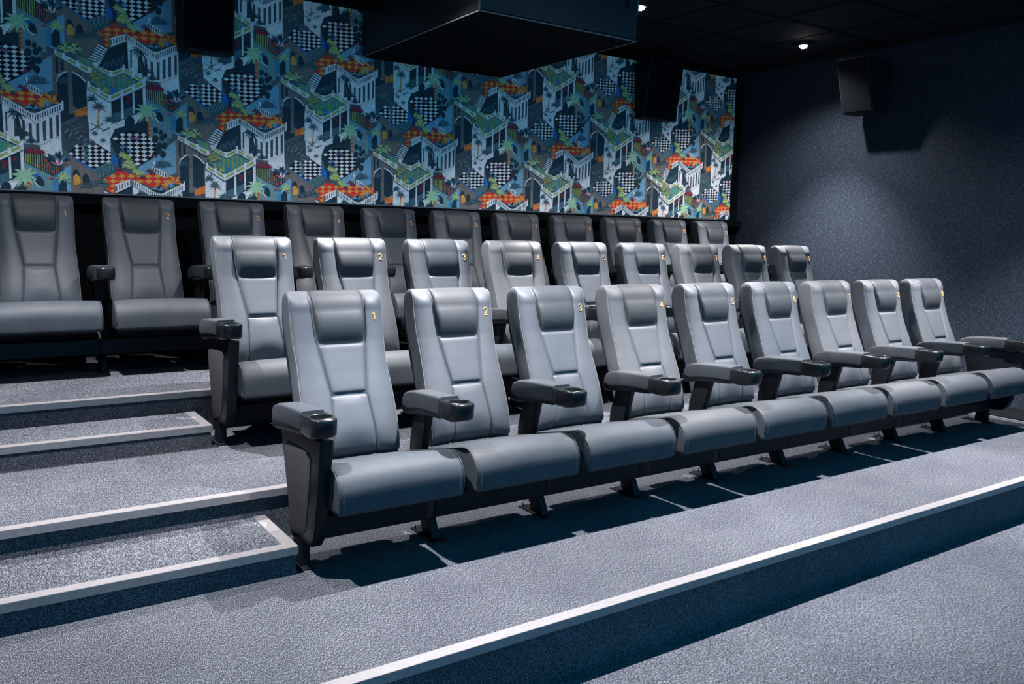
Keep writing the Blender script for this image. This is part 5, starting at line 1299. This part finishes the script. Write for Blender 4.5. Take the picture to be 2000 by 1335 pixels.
(4,3,[494,5,486,11,477,14,468,14,460,11,450,6,450,6,459,7,468,8,476,7,485,5,494,3]),
(4,2,[494,5,486,6,479,4,472,-1,466,-8,460,-18,460,-18,468,-11,475,-6,482,-2,489,1,495,3]),
(0,0,[469,77,598,-1,608,0,605,-131,466,-137]),
(4,0,[609,399,712,443,713,398,613,345]),
(5,10,[615,390,622,394,625,361,617,358]),
(5,10,[632,398,639,401,641,370,634,366]),
(5,10,[649,405,656,409,658,378,650,375]),
(5,10,[666,413,673,417,675,387,667,383]),
(5,10,[683,421,690,424,691,395,684,392]),
(5,10,[700,428,707,432,708,404,701,400]),
(4,0,[713,440,883,346,882,304,717,401]),
(5,14,[718,430,724,427,726,403,720,406]),
(5,14,[731,423,736,420,738,395,732,399]),
(5,14,[744,416,749,413,751,388,745,391]),
(5,14,[756,409,762,406,763,381,758,384]),
(5,14,[769,402,775,398,776,373,770,377]),
(5,14,[782,394,788,391,789,366,783,369]),
(5,14,[795,387,801,384,802,358,796,362]),
(5,14,[808,380,814,377,814,351,809,354]),
(5,14,[821,373,827,369,827,344,822,347]),
(5,14,[834,365,840,362,840,336,834,340]),
(5,14,[847,358,853,355,853,329,847,332]),
(5,14,[860,351,866,347,866,321,860,325]),
(5,14,[873,343,879,340,879,314,873,317]),
(4,0,[883,346,1048,436,1047,385,882,294]),
(5,14,[887,338,893,341,892,309,886,306]),
(5,14,[900,346,907,349,906,316,900,313]),
(5,14,[914,353,920,356,920,324,914,321]),
(5,14,[928,360,934,364,933,331,927,328]),
(5,14,[941,368,948,371,947,339,941,336]),
(5,14,[955,375,961,379,961,346,955,343]),
(5,14,[969,383,975,386,975,354,968,351]),
(5,14,[983,390,989,394,988,362,982,358]),
(5,14,[997,398,1003,401,1002,369,996,366]),
(5,14,[1010,405,1017,409,1016,377,1010,373]),
(5,14,[1024,413,1031,416,1030,384,1024,381]),
(5,14,[1038,420,1044,424,1044,392,1038,388]),
(6,10,[607,393,616,394,615,345,606,344]),
(6,10,[708,452,717,453,716,398,707,398]),
(6,0,[877,352,886,353,885,297,876,296]),
(6,0,[1037,443,1047,444,1046,382,1036,381]),
(0,15,[820,52,975,-26,974,-116,873,-120,817,-25]),
(0,5,[975,-26,1046,16,1044,-113,974,-116]),
(2,2,[821,109,908,111,1039,22,975,-26,885,19,822,52]),
(3,8,[825,108,831,108,830,51,824,51]),
(3,8,[838,109,843,109,842,45,836,45]),
(3,8,[850,109,856,110,855,38,849,38]),
(3,8,[863,108,868,108,867,32,861,32]),
(3,8,[875,109,881,109,880,25,874,25]),
(3,8,[888,110,894,110,892,19,886,19]),
(3,8,[901,110,906,111,905,12,899,11]),
(3,8,[913,105,919,105,917,6,912,6]),
(3,10,[926,96,932,96,930,-1,924,-2]),
(3,10,[938,88,944,88,943,-7,937,-7]),
(3,10,[951,78,957,79,955,-13,950,-13]),
(3,10,[964,71,969,71,968,-20,962,-21]),
(3,10,[976,61,982,62,981,-24,975,-24]),
(3,10,[989,54,995,54,994,-13,988,-13]),
(3,10,[1002,44,1008,44,1007,-4,1001,-4]),
(3,10,[1015,36,1021,37,1020,7,1014,7]),
(3,10,[1027,27,1033,27,1033,17,1027,16]),
(4,6,[941,67,940,64,938,61,935,60,932,59,929,61,927,63,926,66,927,69,929,72,932,74,935,74,938,73,940,70]),
(4,6,[922,38,921,34,919,32,916,30,913,30,910,31,908,34,907,37,908,40,910,43,913,44,916,44,919,43,921,41]),
(4,6,[962,29,961,26,959,24,956,22,953,22,950,23,948,25,947,29,948,32,950,34,953,36,956,36,959,35,961,32]),
(4,6,[1005,11,1004,8,1002,5,999,3,995,3,992,4,990,7,990,10,990,13,992,16,995,17,999,18,1002,16,1004,14]),
(4,6,[975,-1,974,-4,972,-7,969,-9,966,-9,963,-7,961,-5,960,-2,961,1,963,4,966,5,969,6,972,4,974,2]),
(4,6,[957,50,956,47,954,44,951,42,948,42,945,43,943,46,942,49,943,52,945,55,948,56,951,57,954,55,956,53]),
(5,12,[855,109,864,110,873,110,882,111,891,113,900,114,900,114,891,119,882,121,873,121,864,118,855,112]),
(5,12,[856,109,864,113,872,117,879,121,885,126,891,130,891,130,882,131,875,130,867,127,861,121,855,112]),
(5,12,[857,110,863,116,868,122,872,128,875,133,877,138,877,138,870,137,864,134,860,129,856,121,854,112]),
(5,12,[857,110,862,121,865,131,867,140,867,147,866,154,866,154,861,148,857,141,854,133,853,123,854,111]),
(5,12,[857,111,858,122,858,131,856,138,852,144,847,147,847,147,846,142,846,135,847,128,849,119,854,110]),
(5,12,[857,112,855,121,852,128,847,133,842,135,835,135,835,135,837,131,839,126,843,121,848,115,854,110]),
(5,12,[856,112,849,121,842,126,834,129,825,129,816,127,816,127,822,124,829,120,837,116,845,113,855,109]),
(5,12,[855,112,848,117,840,119,832,118,824,114,817,108,817,108,824,108,832,108,840,108,848,109,855,109]),
(5,12,[897,106,906,107,915,108,924,109,933,110,942,111,942,111,933,116,924,119,915,119,906,116,897,110]),
(5,12,[898,107,906,111,914,115,921,119,927,123,933,127,933,127,925,129,917,128,909,125,903,118,897,110]),
(5,12,[899,107,905,114,910,120,914,125,917,131,919,135,919,135,912,134,906,131,902,126,898,119,896,109]),
(5,12,[899,108,904,119,907,129,909,137,909,145,908,152,908,152,903,146,899,139,896,130,895,120,896,109]),
(5,12,[899,109,900,119,900,128,898,136,894,141,889,145,889,145,888,139,887,133,889,125,891,117,896,108]),
(5,12,[899,109,897,119,894,126,889,130,883,132,877,133,877,133,879,128,881,123,885,118,890,113,896,107]),
(5,12,[898,110,891,118,884,124,876,127,867,127,857,125,857,125,864,121,871,117,879,114,887,110,897,107]),
(5,12,[897,110,890,115,882,117,874,116,866,112,858,106,858,106,866,106,874,106,882,106,889,106,897,106]),
(5,2,[999,54,1016,58,1032,63,1047,70,1061,79,1074,89,1074,89,1057,91,1040,90,1024,84,1010,74,996,61]),
(5,4,[1000,55,1015,63,1027,71,1038,81,1046,92,1054,103,1054,103,1038,101,1025,97,1013,88,1003,76,995,60]),
(5,14,[1001,56,1012,66,1021,76,1027,87,1030,98,1031,109,1031,109,1019,104,1009,97,1001,87,997,75,995,59]),
(5,2,[1001,57,1011,74,1017,90,1020,106,1020,120,1018,134,1018,134,1008,123,1000,109,994,94,993,77,994,58]),
(5,2,[1001,58,1006,75,1007,90,1005,103,1000,115,993,125,993,125,987,113,984,100,984,87,988,72,994,57]),
(5,4,[1001,59,1001,74,999,87,993,97,985,104,974,109,974,109,973,99,974,88,978,77,985,66,994,56]),
(5,14,[1000,60,994,77,985,91,974,101,960,108,944,111,944,111,950,99,958,86,968,75,980,65,995,55]),
(5,2,[1000,61,990,74,979,83,966,88,952,89,937,86,937,86,946,78,956,69,967,63,981,58,996,54]),
(5,2,[998,61,988,70,976,75,964,76,952,71,939,64,939,64,949,59,960,55,972,53,984,53,997,54]),
(6,16,[1004,41,1014,44,1023,49,1032,54,1040,61,1048,69,1048,69,1037,66,1027,62,1018,57,1010,51,1002,43]),
(6,0,[1004,41,1012,47,1019,53,1024,60,1028,68,1032,77,1032,77,1024,72,1017,66,1011,59,1006,51,1002,43]),
(6,12,[1004,42,1009,48,1013,55,1016,62,1016,70,1016,78,1016,78,1011,71,1006,65,1003,58,1002,50,1001,42]),
(6,16,[1005,42,1007,52,1008,62,1008,72,1006,82,1004,91,1004,91,1001,81,998,71,998,61,999,52,1001,42]),
(6,0,[1004,43,1004,52,1002,60,999,68,994,75,988,82,988,82,988,73,989,64,992,56,996,48,1001,41]),
(6,12,[1004,43,1001,50,997,56,992,61,986,66,979,69,979,69,981,62,985,55,989,49,995,45,1002,41]),
(6,16,[1004,43,996,50,988,56,979,60,969,62,959,64,959,64,966,57,974,51,983,46,992,43,1002,41]),
(4,6,[972,-38,971,-41,968,-44,964,-45,959,-45,955,-44,952,-42,951,-39,952,-36,955,-33,959,-31,964,-31,968,-32,971,-35])]

# ------------------------------------------------------------------ mural
PX0, PX1, PZ0, PZ1, PY = -2.6, 5.290, 1.512, 2.940, 2.952
PAL = [(.84,.84,.86),(.012,.014,.02),(.014,.045,.07),(.07,.17,.22),(.06,.27,.45),(.20,.42,.58),(.82,.045,.035),(.85,.36,.07),(.42,.46,.12),(.08,.32,.26),(.20,.175,.16),
       (.40,.66,.40),(.26,.03,.06),(.02,.16,.55),(.06,.09,.115),(.17,.33,.36),(.60,.25,.32)]
def clip(poly):
    for ax, v, sg in ((0, PX0, 1), (0, PX1, -1), (1, PZ0, 1), (1, PZ1, -1)):
        out = []
        for i, p in enumerate(poly):
            q = poly[(i+1) % len(poly)]; a = (p[ax]-v)*sg; b = (q[ax]-v)*sg
            if a >= 0: out.append(p)
            if (a >= 0) != (b >= 0):
                t = a/(a-b); out.append((p[0]+(q[0]-p[0])*t, p[1]+(q[1]-p[1])*t))
        poly = out
        if len(poly) < 3: return []
    return poly
def mural():
    root = empty('mural', (0, 0, 0))
    tag(root, 'wide printed mural of terraces, palms and chequered floors on the rear wall', 'mural')
    V = []; F = []; MI = []; ordered = sorted(MOTIF, key=lambda q: q[0])
    for i in range(-5, 12):
        for j in range(-2, 3):
            ox = -0.49+0.715*i; oz = 1.63+0.92*j+(0.46 if i % 2 else 0)
            if ox+1.98 < PX0 or ox+0.41 > PX1 or oz+0.6 < PZ0 or oz-0.14 > PZ1: continue
            for rank, (l, c, f) in enumerate(ordered):
                p = clip([(ox+f[k]/1000, oz+f[k+1]/1000) for k in range(0, len(f), 2)])
                if len(p) < 3: continue
                b = len(V); y = PY-0.0006-1.2e-5*rank
                V += [(x, y, z) for x, z in p]; F.append(tuple(range(b, b+len(p)))); MI.append(c)
    me = bpy.data.meshes.new('print'); me.from_pydata(V, [], F)
    for k, c in enumerate(PAL):
        m, nt, p = new_mat('print_ink_%d' % k); p.inputs['Roughness'].default_value = 0.75; p.inputs['Specular IOR Level'].default_value = 0.25
        n = tex(nt, 'ShaderNodeTexNoise', Scale=38.0, Detail=4.0); link(nt, coords(nt), n.inputs['Vector'])
        link(nt, ramp(nt, n.outputs[0], [(0.3, [x*.82 for x in c]), (0.7, [min(1, x*1.12) for x in c])]), p.inputs['Base Color'])
        me.materials.append(m)
    me.polygons.foreach_set('material_index', MI); me.update()
    o = obj('print', me, None, root); o['label'] = 'colourful printed pattern'
    ground = plain('mural_ground', (0.075, 0.12, 0.14), 0.8)
    obj('panel', box_me('panel', PX0, PX1, PY, YB-0.002, PZ0, PZ1), ground, root)
    obj('bottom_rail', box_me('rail', PX0, PX1, PY-0.004, YB-0.002, PZ0-0.008, PZ0-0.001), M['alu'], root)
    return root
mural()
struct('trim_8', box_me('t', X0, X1, PY-0.03, YB, PZ0-0.075, PZ0-0.010), M['black'], 'black ledge under the mural')

# ------------------------------------------------------------------ projector housing
BX0, BX1, BY0, BY1, BZ = 1.135, 2.375, 1.253, 2.930, 2.60
def housing():
    root = empty('projector_housing', ((BX0+BX1)/2, (BY0+BY1)/2, BZ))
    tag(root, 'large black projector housing hanging from the ceiling before the mural', 'projector housing')
    cx, cy = root.location.x, root.location.y
    def bar(name, x0, x1, y0, y1, z0, z1, mat, bev=0):
        return obj(name, box_me(name, x0-cx, x1-cx, y0-cy, y1-cy, z0-BZ, z1-BZ, bev), mat, root)
    top = LIGHT_Z-0.002
    bar('bottom_panel', BX0+.004, BX1-.004, BY0+.004, BY1-.004, BZ, BZ+.012, M['black'])
    bar('front_panel', BX0+.008, BX1-.008, BY0+.002, BY0+.014, BZ+.012, top, M['housing'])
    bar('rear_panel', BX0+.008, BX1-.008, BY1-.014, BY1-.002, BZ+.012, top, M['housing'])
    bar('side_panel', BX0+.002, BX0+.014, BY0+.014, BY1-.014, BZ+.012, top, M['housing'])
    bar('side_panel', BX1-.014, BX1-.002, BY0+.014, BY1-.014, BZ+.012, top, M['housing'])
    bar('corner_trim', BX0-.003, BX0+.006, BY0-.003, BY0+.006, BZ+.006, top, M['alu'])
    bar('corner_trim', BX1-.006, BX1+.003, BY0-.003, BY0+.006, BZ+.18, top, M['alu'])
    g = plain('edge_grey', (0.16, 0.165, 0.17), 0.45)
    bar('edge_trim', BX0, BX1, BY0-.002, BY0+.004, BZ-.002, BZ+.004, g); bar('edge_trim', BX0-.002, BX0+.004, BY0, BY1, BZ-.002, BZ+.004, g)
    bar('edge_trim', BX1-.004, BX1+.002, BY0, BY1, BZ-.002, BZ+.004, g)
    for k in range(5): bar('vent_slat', BX0+.45+.05*k, BX0+.47+.05*k, BY0-.001, BY0+.003, BZ+.20, BZ+.24, M['grille'])
    obj('cable', tube_me('cable', [(BX1-.10-cx, BY0-.012-cy, BZ+.20-BZ), (BX1-.10-cx, BY0-.012-cy, top-BZ)], .005), M['grille'], root)
housing()

# ------------------------------------------------------------------ loudspeakers
def speaker(loc, rotz, gap, w, d0, d1, h, label):
    """tapered surround speaker hung from a wall: local -y is the front, +y the wall"""
    root = empty('wall_speaker', loc); root.rotation_euler = (0, 0, rotz); tag(root, label, 'loudspeaker', 'surround loudspeakers')
    V = [(-w/2, -d1, 0), (w/2, -d1, 0), (w/2, 0, 0), (-w/2, 0, 0), (-w/2, -d0, h), (w/2, -d0, h), (w/2, 0, h), (-w/2, 0, h)]
    bm = bmesh.new(); vs = [bm.verts.new(v) for v in V]
    for f in ((0,3,2,1),(4,5,6,7),(0,1,5,4),(1,2,6,5),(2,3,7,6),(3,0,4,7)): bm.faces.new([vs[i] for i in f])
    bmesh.ops.bevel(bm, geom=list(bm.edges), offset=0.008, segments=2, affect='EDGES', profile=.5)
    me = bpy.data.meshes.new('cab'); bm.to_mesh(me); bm.free()
    obj('cabinet', me, M['speaker'], root)
    g = 0.015
    def fp(u, v): return ((-w/2+g)+(w-2*g)*u, -(d1+(d0-d1)*v)-0.006, h*v)
    a, b, c, d = fp(0, .03), fp(1, .03), fp(1, .97), fp(0, .97)
    q = [a, b, c, d]+[(p[0], p[1]+0.010, p[2]) for p in (a, b, c, d)]
    obj('grille', mesh('grille', q, [(0,1,2,3),(4,5,6,7),(0,1,5,4),(1,2,6,5),(2,3,7,6),(3,0,4,7)]), M['grille'], root)
    obj('wall_bracket', box_me('br', -0.03, 0.03, -0.002, gap, h*.4, h*.6), M['steel'], root)
    return root
speaker((X1-0.08, 1.447, 2.43), R(-90), 0.079, 0.305, 0.35, 0.205, 0.45, 'black loudspeaker on the dark blue side wall casting a shadow')
speaker((4.06, PY-0.065, 2.40), 0, 0.048, 0.42, 0.20, 0.12, 0.52, 'black loudspeaker on the mural to the right of the projector housing')
speaker((-0.03, PY-0.065, 2.45), 0, 0.048, 0.34, 0.20, 0.12, 0.48, 'black loudspeaker on the mural to the left of the projector housing')

# ------------------------------------------------------------------ downlights
def downlight(kx, row, label):
    x, y, lz = LAMP_AT.get((row, kx), (LIGHT_X[kx], LIGHT_Y[row], LENS_Z))
    root = empty('downlight', (x, y, lz)); tag(root, label, 'downlight', 'ceiling downlights')
    V = []; F = []; n = 24; top = LIGHT_Z-lz-0.0008
    for r, z in ((0.036, 0.002), (0.036, -0.004), (0.044, -0.008), (0.052, -0.006), (0.054, 0.0), (0.054, top)):
        for i in range(n): V.append((r*math.cos(2*math.pi*i/n), r*math.sin(2*math.pi*i/n), z))
    for k in range(5):
        for i in range(n): F.append((k*n+i, k*n+(i+1) % n, (k+1)*n+(i+1) % n, (k+1)*n+i))
    F.append(tuple(range(5*n, 6*n)))
    obj('body', smooth(mesh('body', V, F), 40), M['plastic'], root)
    V = []; F = []
    for k in range(6):
        a = math.pi/2*k/6; r = 0.0345*math.cos(a); z = -0.004-0.024*math.sin(a)
        for i in range(n): V.append((r*math.cos(2*math.pi*i/n), r*math.sin(2*math.pi*i/n), z))
    for k in range(5):
        for i in range(n): F.append((k*n+i, k*n+(i+1) % n, (k+1)*n+(i+1) % n, (k+1)*n+i))
    F += [tuple(range(n)), tuple(range(5*n, 6*n))]
    obj('lens', mesh('lens', V, F, True), M['lamp'], root)
    for nm, w, deg, bl, col, rad in (('beam', BEAM_W[row], BEAM_DEG[row], 0.85, LIGHT_COL, 0.018), ('spill', SPILL_W[row], SPILL_DEG, 1.0, SPILL_COL, 0.03)):
        ld = bpy.data.lights.new(nm, 'SPOT'); ld.energy = w*DIM[kx]; ld.spot_size = R(deg); ld.spot_blend = bl; ld.color = col; ld.shadow_soft_size = rad
        lo = bpy.data.objects.new(nm, ld); COLL.objects.link(lo); lo.parent = root; lo.location = (0, 0, -0.055)
for kx, x in enumerate(LIGHT_X):
    side = ['over the aisle steps', 'left of the projector housing', 'just right of the projector housing', 'nearest the dark blue side wall'][kx]
    downlight(kx, 'rear', 'small bright ceiling downlight %s' % side)
    downlight(kx, 'front', 'ceiling downlight above the front row, %s' % ['over the aisle', 'above the second seat', 'above the middle seats', 'by the side wall'][kx])
